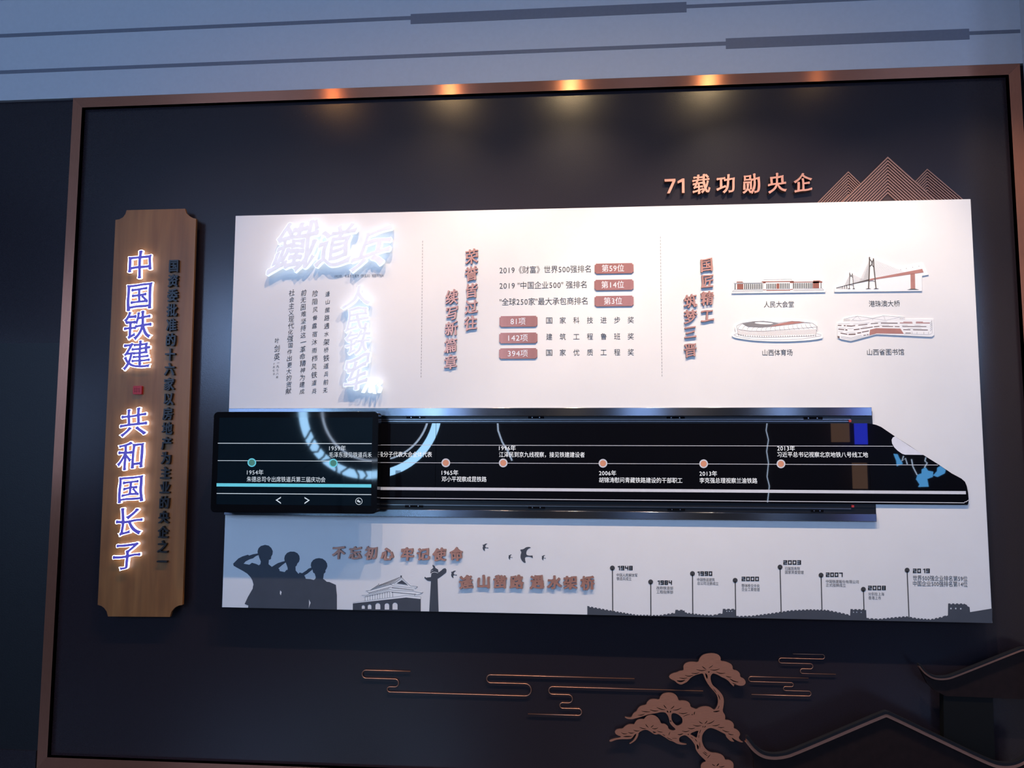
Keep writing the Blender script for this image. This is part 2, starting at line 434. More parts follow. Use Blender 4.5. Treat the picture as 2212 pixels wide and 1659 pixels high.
# ------------------------------------------------------------------ the room
FR_D = .018
tl = P(158, 212, FR_D); tr = P(2203, 137, FR_D)
FX0, FX1, FZ1 = tl.x, tr.x, (tl.z+tr.z)/2
FZ0 = P(110, 1661, FR_D).z
ROOMX0, ROOMX1, ROOMY, CEIL, ROOMXR = -5.4, FX1+.012, -6.5, 3.95, 5.4
tag(box('wall_back', ROOMX0, ROOMXR, 0, .2, 0, FZ1+.02, wallm), kind='structure')
bk = tag(box('wall_upper', ROOMX0, ROOMXR, -.018, .2, FZ1+.0005, CEIL, bulk), kind='structure')
tag(box('wall_right', ROOMXR, ROOMXR+.2, ROOMY, .2, 0, CEIL, farm), kind='structure')
tag(box('wall_left', ROOMX0-.2, ROOMX0, ROOMY, .2, 0, CEIL, farm), kind='structure')
tag(box('floor', ROOMX0-.2, ROOMXR+.2, ROOMY-.2, .2, -.1, 0, floorm), kind='structure')
tag(box('ceiling', ROOMX0-.2, ROOMXR+.2, ROOMY-.2, .2, CEIL, CEIL+.1, ceilm), kind='structure')
tag(box('wall_front', ROOMX0-.2, ROOMXR+.2, ROOMY-.2, ROOMY, 0, CEIL, farm), kind='structure')
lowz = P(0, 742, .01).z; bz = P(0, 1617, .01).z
tag(box('dark_plate_1', ROOMX0, FX0-.004, -.012, 0, bz, lowz, wallm2), kind='structure')  # thin near-black plate that makes the lower left wall darker
tag(box('baseboard_back', ROOMX0, FX0-.004, -.02, 0, 0, bz, wallm), kind='structure')
tag(box('wall_return', ROOMX1, ROOMX1+.25, -.45, -.0185, 0, CEIL, bulk), kind='structure')
# slate strips let into the pale upper wall, with wider slots
def bstrip(name, x0, y0, x1, y1, w):
    a = P2(x0, y0, .0195); b = P2(x1, y1, .0195); z = (a[1]+b[1])/2 if abs(a[1]-b[1]) < .03 else a[1]
    hh = (P2(x0, y0-w/2, .0195)[1]-P2(x0, y0+w/2, .0195)[1])/2
    x_1 = min(b[0], ROOMX1-.001)
    return box(name, a[0], x_1, -.0195, -.0181, z-hh, z+hh, strip, bk)
XR = 2204
bstrip('inlay_strip', -60, 78.5, 887, 39.8, 7.5)
bstrip('slot_panel', 887, 41.5, 1483, 14.5, 21.5)
bstrip('inlay_strip', 1483, 14.2, XR, -18, 7.5)
bstrip('inlay_strip', -60, 157, 1568, 95.2, 7.5)
bstrip('slot_panel', 1568, 95, 2094, 72.3, 22.5)
bstrip('inlay_strip', 2094, 71.5, XR, 67, 7.5)
bstrip('inlay_strip', -60, -2, 700, -36, 7.5)

# copper frame with mitred corners, face sloping slightly inwards
fr = empty('copper_border', ((FX0+FX1)/2, 0, (FZ0+FZ1)/2), 'tall mitred brushed copper frame bordering the dark feature wall', 'frame')
FWD = .048
def member(a, b, c, d, cm=None):
    # a,b outer ends, c,d inner ends (inner opposite b, inner opposite a); outer at depth FR_D, ridge, inner slightly higher
    yo, yi = -FR_D, -FR_D-.005
    A = (a[0], yo, a[1]); B = (b[0], yo, b[1]); C_ = (c[0], yi, c[1]); D_ = (d[0], yi, d[1])
    k = .86
    lip = lambda o, i: (o[0]+(i[0]-o[0])*k, yo+(yi-yo)*.2, o[2]+(i[2]-o[2])*k)
    B1 = lip(B, C_); A1 = lip(A, D_)
    V = [A, B, C_, D_, (a[0], -.0005, a[1]), (b[0], -.0005, b[1]), (c[0], -.0005, c[1]), (d[0], -.0005, d[1])]
    F = [(0, 1, 2, 3), (4, 7, 6, 5), (0, 4, 5, 1), (2, 6, 7, 3), (0, 3, 7, 4), (1, 5, 6, 2)]
    o = obj('frame_member', V, F, cm or copframe, fr)
    bm = bmesh.new(); bm.from_mesh(o.data); bmesh.ops.recalc_face_normals(bm, faces=bm.faces); bm.to_mesh(o.data); bm.free()
    return o
x0, x1, z0, z1, q = FX0, FX1, FZ0, FZ1, FWD
member((x0, z1), (x1, z1), (x1-q, z1-q), (x0+q, z1-q))
member((x0, z0), (x0, z1), (x0+q, z1-q), (x0+q, z0+q), copframe2)
member((x1, z1), (x1, z0), (x1-q, z0+q), (x1-q, z1-q), copframe2)
member((x1, z0), (x0, z0), (x0+q, z0+q), (x1-q, z0+q))

# ------------------------------------------------------------------ display board
BD = .066
bx0, bz1 = P2(508, 466, BD); bx1, bz0 = P2(2144, 1346, BD)
bx0 = (bx0+P2(480, 1312, BD)[0])/2; bx1 = (bx1+P2(2097, 430, BD)[0])/2
bz1 = (bz1+P2(2097, 430, BD)[1])/2; bz0 = (bz0+P2(480, 1312, BD)[1])/2
board = empty('display_board', ((bx0+bx1)/2, 0, (bz0+bz1)/2), 'large white display board mounted on the dark wall, printed with text and silhouettes', 'display board')
slab('board_panel', [[(bx0, bz0), (bx1, bz0), (bx1, bz1), (bx0, bz1)]], .001, BD, boardm, board, bevel=.0015)
BP = BD+.0008
def zat(px, z, dep):  # pixel row of a world height at a column
    lo, hi = 0, 1700
    for _ in range(40):
        m_ = (lo+hi)/2
        if P2(px, m_, dep)[1] > z: lo = m_
        else: hi = m_
    return lo
base_y = lambda px: zat(px, bz0+.0004, BP)

# --- printed text on the board
text('printed_caption', '1953年，毛泽东主席为《铁道兵》报题写刊头', 723, 829, 597, 6.5, BP, inkg, board)
cols = [('逢山凿路遇水架桥铁道兵前无', 708, 635, 703, 843), ('险阻风餐露宿沐雨栉风铁道兵', 681, 634, 678, 845), ('前无困难坚持这一革命精神为建成', 656, 633, 653, 846), ('社会主义现代化强国作出更大的贡献', 631, 633, 623, 845)]
for s, a, b, c, d in cols: column('handwritten_column', s, a, b, c, d, 12, 13.5, BP, inkb, board)
column('handwritten_signature', '叶剑英', 598, 736, 597.5, 771, 12, 15, BP, inkb, board)
column('handwritten_date', '一九七八年', 601, 784, 599, 815, 6.5, 7, BP, inkb, board)
column('handwritten_date', '十月七日', 592.5, 786, 591.5, 808, 5, 5.5, BP, inkb, board)
for xa, ya, xb, yb in ((913, 520, 909.6, 818), (1426.5, 511, 1430, 816)):
    n = 44; D = []
    for i in range(n):
        t0, t1 = i/n, (i+.62)/n
        D.append(seg(xa+(xb-xa)*t0, ya+(yb-ya)*t0, xa+(xb-xa)*t1, ya+(yb-ya)*t1, .9))
    pprint('dashed_line', D, BP, inkg, board)
text('printed_line', '2019《财富》世界500强排名', 1079, 1276, 584, 15, BP, inkb, board, 3, cy1=582)
text('printed_line', '2019 "中国企业500" 强排名', 1079, 1267, 617.5, 15, BP, inkb, board, 3, cy1=616)
text('printed_line', '"全球250家"最大承包商排名', 1079, 1269, 652.5, 15, BP, inkb, board, 3, cy1=651)
for s, y in (('国家科技进步奖', 692.5), ('建筑工程鲁班奖', 727.8), ('国家优质工程奖', 762)):
    for i, c in enumerate(s):
        xc = 1186.4+(1362.5-1186.4)*i/6; text('printed_word', c, xc-6.6, xc+6.6, y-i/6, 13.5, BP, inkb, board, 3)
text('printed_caption', '人民大会堂', 1650, 1715, 658, 13, BP, inkb, board, 3)
text('printed_caption', '港珠澳大桥', 1877, 1944, 656.5, 13, BP, inkb, board, 3)
text('printed_caption', '山西体育场', 1647, 1712, 762, 13, BP, inkb, board, 3)
text('printed_caption', '山西省图书馆', 1873, 1953, 761, 13, BP, inkb, board, 3)

# --- milestones along the bottom
PINS = [(1322.8, 1227, 1323.6, 1322), (1405.5, 1257, 1406, 1332), (1495.8, 1239, 1496.6, 1327), (1588, 1253.6, 1589.4, 1334), (1685, 1225, 1687.5, 1325), (1773.6, 1242.4, 1775.7, 1320), (1865, 1273, 1866.4, 1320), (1959.5, 1231.6, 1963.7, 1336)]
for x, y, xb, yb in PINS:
    pprint('milestone_pin', [circ(x, y, 5.3, 22), seg(x+.1, y+2, xb, yb, 2.1)], BP+.0003, inkb, board)
SEG = {'0': 'abcdef', '1': 'jbc', '2': 'abged', '3': 'abgcd', '4': 'fgbc', '5': 'afgcd', '6': 'afgedc', '7': 'abc', '8': 'abcdefg', '9': 'abcdfg'}
def blockyear(s, x0, x1, cy, h):
    D = []; n = len(s); cw = (x1-x0)/n; w_ = cw*.84; th = h*.25
    for i, c in enumerate(s):
        l = x0+i*cw; r = l+w_; t = cy-h/2; b = cy+h/2; mid = cy
        R = lambda a, b_, c_, d: [(a, b_), (c_, b_), (c_, d), (a, d)]
        S = {'a': R(l, t, r, t+th), 'g': R(l, mid-th/2, r, mid+th/2), 'd': R(l, b-th, r, b), 'f': R(l, t, l+th, mid), 'b': R(r-th, t, r, mid), 'e': R(l, mid, l+th, b), 'c': R(r-th, mid, r, b), 'j': R(r-th*2.1, t+th*.25, r-th*.9, t+th*1.15)}
        D += [S[k] for k in SEG[c]]
    pprint('block_year', D, BP, inkb, board)
YR = [('1948', 1332, 1368, 1227), ('1984', 1418, 1453, 1258.5), ('1990', 1504, 1540, 1239), ('2000', 1602, 1641, 1250.5), ('2003', 1692, 1732, 1215), ('2007', 1784, 1822, 1241.5), ('2008', 1875, 1915, 1270), ('2019', 1972, 2010, 1233)]
for s, a, b, c in YR: blockyear(s, a, b, c, 9.6)
SM = [('中国人民解放军', 1332, 1377, 1242), ('铁道兵成立', 1332, 1364, 1250), ('改称铁道部', 1418, 1454, 1270), ('工程指挥部', 1418, 1454, 1278.6), ('中国铁道建筑', 1506, 1544, 1252), ('总公司注册成立', 1506, 1552, 1260), ('整体移交中央', 1602, 1641, 1265), ('企业工委管理', 1602, 1641, 1273), ('归属国务院', 1696, 1728, 1228), ('国家资委管理', 1696, 1736, 1236), ('中国铁建股份有限公司', 1784, 1855, 1256), ('正式挂牌成立', 1784, 1827, 1264), ('分别在上海', 1876, 1910, 1283), ('香港上市', 1876, 1903, 1291.5)]
for s, a, b, c in SM: text('printed_caption', s, a, b, c, 7, BP, inkb, board)
text('printed_caption', '世界500强企业排名第59位', 1972, 2090, 1248.5, 11, BP, inkb, board, 3, cy1=1250.5)
text('printed_caption', '中国企业500强排名第14位', 1972, 2090, 1260.5, 11, BP, inkb, board, 3, cy1=1262.5)

# --- soldiers silhouette
Z = zf(490, 1160, .11302)
sol = [(120, 510), (160, 470), (220, 410), (300, 370), (405, 338), (425, 355), (500, 330), (590, 315), (587, 270), (605, 215), (650, 172), (730, 150), (800, 165), (850, 210), (878, 270), (872, 330), (845, 380), (845, 415), (825, 432), (803, 435), (797, 520), (860, 570), (930, 525), (980, 497), (1050, 475), (1105, 460), (1097, 410), (1110, 355), (1150, 305), (1210, 278), (1290, 280), (1350, 310), (1385, 360), (1393, 420), (1380, 470), (1345, 510), (1335, 545), (1312, 565), (1315, 640), (1370, 705), (1390, 678), (1440, 692), (1520, 640), (1560, 605), (1615, 585), (1603, 545), (1612, 490), (1650, 440), (1700, 413), (1760, 403), (1830, 415), (1885, 455), (1915, 505), (1922, 560), (1900, 615), (1885, 632), (1885, 675), (1855, 700), (1840, 800), (1870, 820), (1910, 855), (1960, 860), (2085, 915), (2092, 1000), (2104, 1110), (2104, 1500), (405, 1500), (410, 1310), (340, 1280), (400, 1150), (495, 985), (498, 950), (510, 910), (490, 830), (455, 770), (390, 700), (310, 650), (200, 590), (130, 550)]
holes = [[(320, 510), (360, 465), (440, 425), (500, 408), (555, 365), (605, 345), (618, 395), (650, 470), (640, 520), (612, 540), (560, 515), (480, 492), (430, 530)],
         [(985, 600), (1060, 535), (1125, 487), (1145, 540), (1162, 590), (1160, 630), (1140, 628), (1105, 670), (1010, 650), (1003, 615)],
         [(1480, 735), (1540, 700), (1635, 622), (1650, 680), (1680, 700), (1700, 770), (1690, 800), (1660, 822), (1600, 805), (1508, 798), (1500, 770)],
         [(1018, 1020), (1048, 1050), (1032, 1115), (1012, 1080)], [(1568, 1190), (1602, 1255), (1585, 1300), (1565, 1360), (1572, 1270)]]
def clipb(pts):
    return [(x, min(y, base_y(x))) for x, y in pts]
o = pprint('soldier_silhouette', [[clipb(Z(sol))]+[Z(h) for h in holes]], BP, ink, board)
o['label'] = 'three saluting soldiers in dark silhouette'
# --- gate building print
Z = zf(755, 1220, .10624)
gate = [[(67, 785), (1150, 665), (1448, 695), (1448, 1100), (67, 1100)]]
for cx_, wd, top, bot in ((281, 32, 822, 895), (408, 37, 805, 900), (577, 50, 778, 905), (761, 47, 780, 910), (925, 52, 768, 912)):
    ar = [(cx_+wd*math.cos(a), top+wd-wd*math.sin(a)) for a in [math.pi*i/10 for i in range(11)]]
    gate.append(ar+[(cx_-wd, bot), (cx_+wd, bot)])
gp = [[clipb(Z(gate[0]))]+[Z(g) for g in gate[1:]]]
o = pprint('gate_wall_silhouette', gp, BP, ink, board)
gl = []
G_ = lambda pts, w_: gl.extend(pline(Z(pts), w_))
pprint('gate_tower_fill', [Z([(67, 785), (70, 768), (1150, 622), (1450, 655), (1448, 695), (1150, 665)]), Z([(250, 620), (390, 580), (360, 530), (600, 430), (830, 395), (1065, 262), (1300, 440), (1385, 445), (1300, 520), (1495, 560), (1380, 615), (1330, 640), (1150, 620), (310, 735), (300, 650)])], BP, plate_w, board)
G_([(67, 770), (1150, 625), (1452, 655), (1450, 700)], .45)
G_([(330, 535), (420, 520), (590, 405), (595, 380)], .8); G_([(600, 420), (1050, 240)], .4); G_([(420, 520), (830, 405), (870, 385)], .6)
G_([(870, 385), (970, 330), (1060, 255), (1130, 330), (1240, 430), (1385, 447), (1350, 475), (1300, 470)], .7); G_([(900, 385), (1060, 285), (1190, 420), (900, 390)], .4)
G_([(830, 375), (830, 400), (900, 430), (1290, 470)], .6); G_([(360, 530), (390, 580), (800, 480)], .5); G_([(250, 620), (330, 620), (800, 500), (900, 520), (1300, 540), (1480, 575), (1495, 558)], .7)
G_([(300, 650), (800, 530), (900, 560), (1330, 610), (1440, 600), (1495, 565)], .5)
for i in range(24):  # roof ribs
    t = i/23; G_([(430+t*420, 515-t*115), (620+t*420, 405-t*165)], .22)
for i in range(11):
    t = i/10; G_([(318+t*500, 645-t*100), (318+t*500, 735-t*75)], .75)
G_([(875, 555), (880, 655)], .8); G_([(1325, 590), (1328, 635)], .8)
for i in range(20):
    t = i/19; G_([(395+t*430, 560-t*115), (405+t*430, 585-t*115)], 1.0); G_([(330+t*460, 640-t*100), (345+t*460, 660-t*100)], .8)
    G_([(860+t*430, 450+t*55), (870+t*430, 480+t*40)], 1.3); G_([(860+t*480, 545+t*42), (868+t*480, 572+t*35)], 1.0)
gl += [Z([(955, 380), (1065, 310), (1180, 410)])]; gl += [Z([(1035, 212), (1052, 222), (1065, 212), (1062, 255), (1040, 262)])]
pprint('gate_tower_linework', gl, BP+.0003, ink, board)
# --- ornamental column
hb = [(1620, 1100), (1655, 335), (1590, 325), (1545, 290), (1520, 262), (1535, 242), (1555, 262), (1655, 250), (1665, 190), (1645, 165), (1650, 110), (1705, 62), (1688, 20), (1690, 0), (1735, 25), (1745, 62), (1800, 95), (1810, 155), (1860, 120), (1905, 78), (1950, 68), (1972, 100), (1968, 155), (1900, 210), (1840, 255), (1790, 285), (1812, 1100)]
pprint('column_silhouette', [clipb(Z(hb))], BP, ink, board)
pprint('column_band', pline(Z([(1655, 185), (1680, 158), (1730, 148), (1800, 165)]), .9)+pline(Z([(1652, 130), (1700, 112)]), .7), BP+.0003, plate_w, board)
# --- swallows
bird = smooth([(948, 190), (1005, 185), (1040, 155), (1090, 147), (1125, 160), (1080, 175), (1050, 215), (1047, 270), (1090, 285), (1148, 280), (1145, 300), (1152, 325), (1110, 300), (1040, 300), (1025, 330), (1043, 405), (990, 375), (958, 320), (960, 270), (975, 230)], 1)
Zb = zf(990, 1160, .14014)
for (cx_, cy2, sc) in ((1137, 1199.5, 1), (1048.5, 1182.5, .46), (1102.5, 1203.5, .31), (1174.5, 1205, .32)):
    pprint('swallow_silhouette', [[(cx_+(x-1137)*sc, cy2+(y-1199)*sc) for x, y in Zb(bird)]], BP, ink, board)
pprint('swallow_silhouette', [[(980.5+(x-1137)*.46, 1241+(y-1199)*.46) for x, y in Zb(bird)]], BP, ink, board)
# --- battlement wall skyline
Z = lambda x, y: (1250+x*.4159, 1180+y*.4159)
sky = [(45, 310), (180, 335), (300, 355), (420, 357), (500, 344), (503, 330), (549, 330), (552, 343), (640, 354), (700, 356), (747, 345), (749, 325), (816, 325), (819, 362), (900, 360), (1000, 347), (1100, 332), (1200, 327), (1290, 330), (1370, 346), (1410, 356), (1412, 326), (1493, 327), (1495, 372), (1560, 376), (1640, 368), (1700, 363), (1760, 373), (1830, 378), (1890, 365), (1918, 355), (1919, 297), (2000, 297), (2030, 312), (2033, 342), (2148, 323)]
top = []
for i in range(len(sky)-1):
    (xa, ya), (xb, yb) = sky[i], sky[i+1]; n = int((xb-xa)/17)
    if n < 1 or (xa > 2000): top.append((xa, ya)); continue
    for k in range(n):
        for u, dy in ((0, 0), (.6, 0), (.6, 4.2), (1, 4.2)):
            t = (k+u)/n; top.append((xa+(xb-xa)*t, ya+(yb-ya)*t+dy))
top.append(sky[-1])
tp = [Z(x, y) for x, y in top]
bot = [(Z(x, 0)[0], 0) for x in range(2148, 44, -150)]+[(Z(45, 0)[0], 0)]
bot = [(x, base_y(x)) for x, _ in bot]
wins = [[Z(x, y), Z(x+7, y), Z(x+7, y+8), Z(x, y+8)] for x, y in ((1930, 319), (1955, 319), (1981, 320))]+[[Z(x, y), Z(x+5, y), Z(x+5, y+5), Z(x, y+5)] for x, y in ((767, 335), (780, 335), (793, 335), (1425, 340), (1442, 340), (1465, 341))]
pprint('battlement_wall_silhouette', [[tp+bot]+wins], BP, ink, board)

# ------------------------------------------------------------------ white cut-out building plaques on the board
CD0, CD1 = BD+.0001, BD+.0045
def cutout(label, outline, prints, name):
    o_ = [P2(x, y, CD1) for x, y in outline]
    cx_ = sum(p[0] for p in o_)/len(o_); cz = sum(p[1] for p in o_)/len(o_)
    r = empty(name, (cx_, -BD, cz), label, 'wall plaque')
    slab('backing_sheet', [o_], CD0, CD1, plate_w, r, bevel=.0008)
    for nm, polys, m_, k in prints:
        if nm.startswith('russet') or nm == 'bridge_deck':
            for q in polys: pprint(nm, [q], CD1+.0003*k, m_, r)
        else: pprint(nm, polys, CD1+.0003*k, m_, r)
    return r
Zs = zf(1570, 540, .10398)
out = Zs([(103, 905), (122, 655), (190, 650), (440, 640), (715, 628), (745, 595), (1365, 588), (1420, 625), (1760, 618), (1950, 612), (2005, 640), (2008, 790), (2052, 800), (2052, 880)])
pr = []; dk = []; rd = []
def Rq(x0, y0, x1, y1, sl=-.013): return Zs([(x0, y0), (x1, y0+(x1-x0)*sl), (x1, y1+(x1-x0)*sl), (x0, y1)])
rd += [Rq(212, 705, 345, 818), Rq(1785, 655, 1917, 795), Rq(1032, 695, 1092, 805), Zs([(205, 655), (325, 655), (345, 678), (205, 680)]), Zs([(1795, 633), (1920, 633), (1985, 655), (1985, 680), (1795, 690)]),
       Rq(725, 652, 1392, 672), Rq(752, 665, 808, 692), Rq(1312, 655, 1392, 688), Rq(1392, 660, 1800, 678), Rq(820, 832, 1318, 850), Rq(755, 822, 812, 836), Rq(1315, 812, 1372, 828)]
dk += pline(Zs([(768, 640), (770, 620), (1345, 608), (1347, 640)]), .4)+pline(Zs([(140, 690), (725, 682), (750, 690)]), .5)+pline(Zs([(150, 702), (750, 690)]), .4)
dk += pline(Zs([(145, 835), (150, 822), (755, 818)]), .4)+pline(Zs([(120, 870), (125, 848), (755, 838)]), .45)+pline(Zs([(120, 870), (755, 858)]), .4)+pline(Zs([(1372, 815), (1985, 795), (1990, 810)]), .4)+pline(Zs([(1380, 835), (2010, 818), (2012, 840), (1380, 852)]), .4)+pline(Zs([(812, 822), (1318, 808)]), .4)
def bars(x0, x1, n, yt, yb): 
    for i in range(n):
        x = x0+(x1-x0)*(i+.5)/n; dk.append(Rq(x-(x1-x0)/n*.27, yt-(x-x0)*.013, x+(x1-x0)/n*.27, yb-(x-x0)*.013))
bars(355, 745, 10, 705, 815); bars(815, 1030, 6, 700, 808); bars(1095, 1310, 6, 692, 802); bars(1375, 1785, 11, 688, 800)
dk += [Rq(163, 708, 182, 818), Rq(1950, 680, 1965, 792), Rq(755, 700, 762, 815), Rq(1368, 690, 1376, 805)]
cutout('white cut-out of a long colonnaded hall, above its caption, left of the bridge', out, [('russet_wall', rd, inkr, 1), ('column_linework', dk, inkb, 2)], 'hall_cutout')

Zs = zf(1790, 540, .10398)
out = Zs([(120, 875), (122, 770), (330, 690), (400, 480), (440, 450), (530, 480), (640, 540), (800, 160), (850, 115), (950, 160), (1250, 290), (1500, 370), (1965, 268), (2085, 515), (1942, 540), (1945, 855)])
dk = []; hair = []; rd = []
def Gl(lst, pts, w_): lst.extend(pline(Zs(pts), w_))
rd.append(Zs([(835, 605), (1945, 392), (1972, 465), (985, 610), (840, 640)])); rd.append(Zs([(1700, 500), (1792, 490), (1800, 822), (1705, 822)]))
dk.append(Zs([(430, 712), (835, 605), (840, 640), (440, 722)])); dk.append(Zs([(155, 785), (430, 712), (440, 722), (160, 792)]))
Gl(dk, [(848, 145), (850, 300), (830, 800)], 2.6); Gl(dk, [(930, 172), (940, 350), (985, 800)], 2.4)
Gl(dk, [(850, 185), (905, 250), (900, 300), (850, 345)], 1.8); Gl(dk, [(930, 200), (895, 260), (905, 310), (940, 360)], 1.6); Gl(dk, [(840, 650), (905, 638), (970, 655)], .9)
Gl(dk, [(436, 470), (440, 560), (428, 800)], 1.4); Gl(dk, [(490, 485), (500, 560), (522, 800)], 1.3); Gl(dk, [(440, 500), (468, 540), (490, 510)], 1.0); Gl(dk, [(440, 560), (470, 540), (500, 570)], .9); Gl(dk, [(440, 722), (510, 735)], .8)
for x in (160, 180, 200, 228, 258, 290, 330, 375): Gl(dk, [(x, 780-(x-160)*.26), (x+4, 808)], .5+(x-160)*.006)
for a, b in ((760, 890), (930, 1050), (400, 452), (500, 548)): dk.append(Zs([(a, 812), ((a+b)/2-20, 796), ((a+b)/2+20, 796), (b, 808)]))
dk.append(Zs([(1630, 825), (1705, 805), (1800, 805), (1885, 825)]))
for i in range(17):
    t = i/16; Gl(hair, [(850, 205+t*330), (640+t*180, 655-t*50)], .18); Gl(hair, [(935, 205+t*330), (1560-t*560, 462+t*115)], .2); Gl(hair, [(440, 510+t*180), (330+t*90, 740-t*20)], .14); Gl(hair, [(500, 515+t*170), (740-t*210, 620+t*65)], .14)
    Gl(hair, [(850, 205+t*330), (720+t*110, 630-t*22)], .12)
for x, y in ((1495, 410), (1615, 385), (1745, 360), (1875, 338)): hair.append(Zs(circ(x, y, 7, 8)))
cutout('white cut-out of a cable-stayed bridge with a russet deck', out, [('cable_linework', hair, inkg, 1), ('bridge_deck', rd, inkrl, 2), ('tower_linework', dk, mat('warm_grey_print', (.115, .095, .085), .7), 3)], 'bridge_cutout')

Zs = zf(1570, 660, .10398)
out = Zs(smooth([(105, 650), (110, 590), (180, 560), (165, 470), (185, 400), (320, 345), (560, 310), (760, 300), (1060, 345), (1350, 305), (1600, 320), (1850, 350), (1900, 430), (1870, 570), (1985, 600), (2000, 650), (1985, 690), (1600, 735), (1100, 752), (600, 735), (250, 690)], 2))
lw = []; red = []; gry = []; chk = []
Gs = lambda pts, w_, l=lw: l.extend(pline(Zs(pts), w_))
Gs([(205, 480), (210, 420), (320, 365), (560, 330), (760, 322), (1060, 360), (1350, 325), (1600, 345), (1780, 365), (1870, 430), (1865, 460)], .45)
Gs([(320, 375), (440, 440), (700, 455), (900, 440), (1300, 395), (1600, 360), (1740, 362)], .4)
Gs([(215, 485), (300, 505), (480, 530), (800, 530), (1200, 500), (1500, 475), (1870, 445)], .45)
for i in range(17):
    t = i/16; x = 225+t*1580; y0_ = 490+40*math.sin(min(1, t*2.2)*math.pi/2)-70*max(0, t-.35)
    x1_ = 320+t*1400; y1_ = 380+75*math.sin(min(1, t*3.2)*math.pi/2)-115*max(0, t-.3); Gs([(x, y0_), (x-20+(x1_-x)*.5, (y0_+y1_)/2), (x1_, y1_)], .35)
Gs([(215, 485), (235, 600), (420, 650), (800, 660), (1300, 650), (1700, 635), (1850, 610), (1870, 450)], .4)
Gs([(150, 605), (230, 575)], .35); Gs([(150, 605), (200, 640), (500, 695), (1100, 712), (1600, 690), (1950, 630), (1960, 605), (1860, 580)], .35); Gs([(1880, 430), (1870, 550)], .4); Gs([(165, 470), (185, 560)], .3)
red.append(Zs([(880, 440), (1080, 375), (1350, 328), (1500, 328), (1620, 350), (1300, 392), (1000, 432)]))
gry.append([Zs([(320, 375), (560, 335), (760, 328), (1080, 372), (880, 438), (700, 452), (440, 435)]), Zs(smooth([(560, 350), (700, 335), (1000, 368), (880, 395), (620, 380)], 1))])
for i in range(52):
    for j in range(5):
        x = 225+i*31.5+(j % 2)*15; t = i/51; yb = 505+28*math.sin(min(1, t*2.2)*math.pi/2)-62*max(0, t-.35)+j*20
        if x < 1850: chk.append(Zs([(x, yb), (x+14, yb+9), (x+14, yb+17), (x, yb+10)]))
for i in range(34):
    t = i/33; x = 245+t*1600; y = 590+35*math.sin(min(1, t*4)*math.pi/2)-35*max(0, t-.5); Gs([(x, y), (x+2, y+34)], .8)
cutout('white cut-out of an oval stadium with a russet chequered facade', out, [('grey_stand', gry, inkg, 1), ('russet_roof', red, inkrl, 1), ('facade_check', chk, inkr, 1), ('stadium_linework', lw, inkb, 2)], 'stadium_cutout')

Zs = zf(1795, 660, .10624)
out = Zs([(132, 345), (262, 320), (262, 262), (540, 205), (800, 235), (1070, 200), (1500, 228), (1500, 275), (2085, 270), (2105, 600), (2050, 640), (930, 588), (410, 725), (182, 680), (132, 610)])
lw = []; red = []; bars_ = []
Gs = lambda pts, w_, l=lw: l.extend(pline(Zs(pts), w_))
Gs([(262, 320), (262, 272), (540, 212), (850, 262), (1070, 208), (1495, 235), (1495, 285)], .35); Gs([(540, 212), (430, 290), (620, 310), (850, 262), (1110, 300), (1390, 240)], .3); Gs([(540, 212), (610, 300)], .3); Gs([(1070, 208), (1105, 298)], .3); Gs([(1070, 208), (850, 262), (850, 300)], .3)
for i in range(14): Gs([(268+i*9, 275), (268+i*9, 318)], .25); Gs([(405+i*14, 285+i*2.4), (405+i*14, 322)], .2)
for i in range(8): Gs([(1400+i*10, 250), (1400+i*10, 282)], .25)
def bar(x0, y0, x1, y1, h, l=bars_): l.append(Zs([(x0, y0), (x1, y1), (x1, y1+h), (x0, y0+h)]))
for r_ in ((140, 395, 215, 398, 18), (262, 398, 298, 398, 22), (320, 402, 420, 408, 20), (420, 408, 492, 398, 18), (555, 392, 740, 372, 16), (812, 362, 958, 350, 15), (1015, 348, 1355, 350, 17), (150, 470, 270, 482, 18), (290, 482, 335, 486, 24), (465, 482, 580, 468, 20), (600, 464, 850, 428, 16), (875, 422, 985, 412, 16), (1040, 415, 1265, 418, 15), (1298, 418, 1395, 420, 15), (195, 552, 332, 575, 18), (358, 575, 500, 570, 24), (535, 550, 612, 540, 22), (632, 532, 772, 505, 18), (660, 600, 710, 592, 15), (728, 588, 765, 580, 15), (135, 620, 175, 625, 32), (1470, 482, 1615, 484, 15), (1515, 550, 1625, 552, 13), (1668, 484, 1970, 490, 16), (1450, 418, 1940, 420, 14)): bar(*r_)
for r_ in ((1400, 345, 1660, 347, 17), (1725, 345, 2010, 346, 18), (1470, 328, 1650, 328, 12), (1730, 326, 1870, 328, 14)): bar(*r_, l=red)
for a, b, c, d in ((140, 372, 380, 372), (450, 378, 780, 348), (890, 335, 1140, 330), (1000, 398, 1180, 398), (1440, 400, 1560, 402), (1700, 400, 1820, 402), (150, 450, 310, 460), (340, 470, 460, 468), (640, 440, 740, 420), (1560, 468, 1840, 470), (150, 525, 240, 535), (300, 545, 490, 545), (200, 625, 410, 655), (410, 655, 620, 600), (200, 640, 410, 675), (410, 675, 640, 620), (200, 660, 410, 700), (410, 700, 900, 575), (1490, 575, 2000, 590), (2050, 290, 2060, 560), (2060, 560, 2000, 590)): Gs([(a, b), (c, d)], .35)
for x in (1650, 1750, 1890, 1985): Gs([(x, 535), (x, 582)], .5)
for y in (360, 400, 440, 480, 520): Gs([(2015, y), (2055, y-45)], .5)
red.append(Zs([(795, 492), (920, 460), (1412, 468), (1482, 575), (930, 568), (780, 605)]))
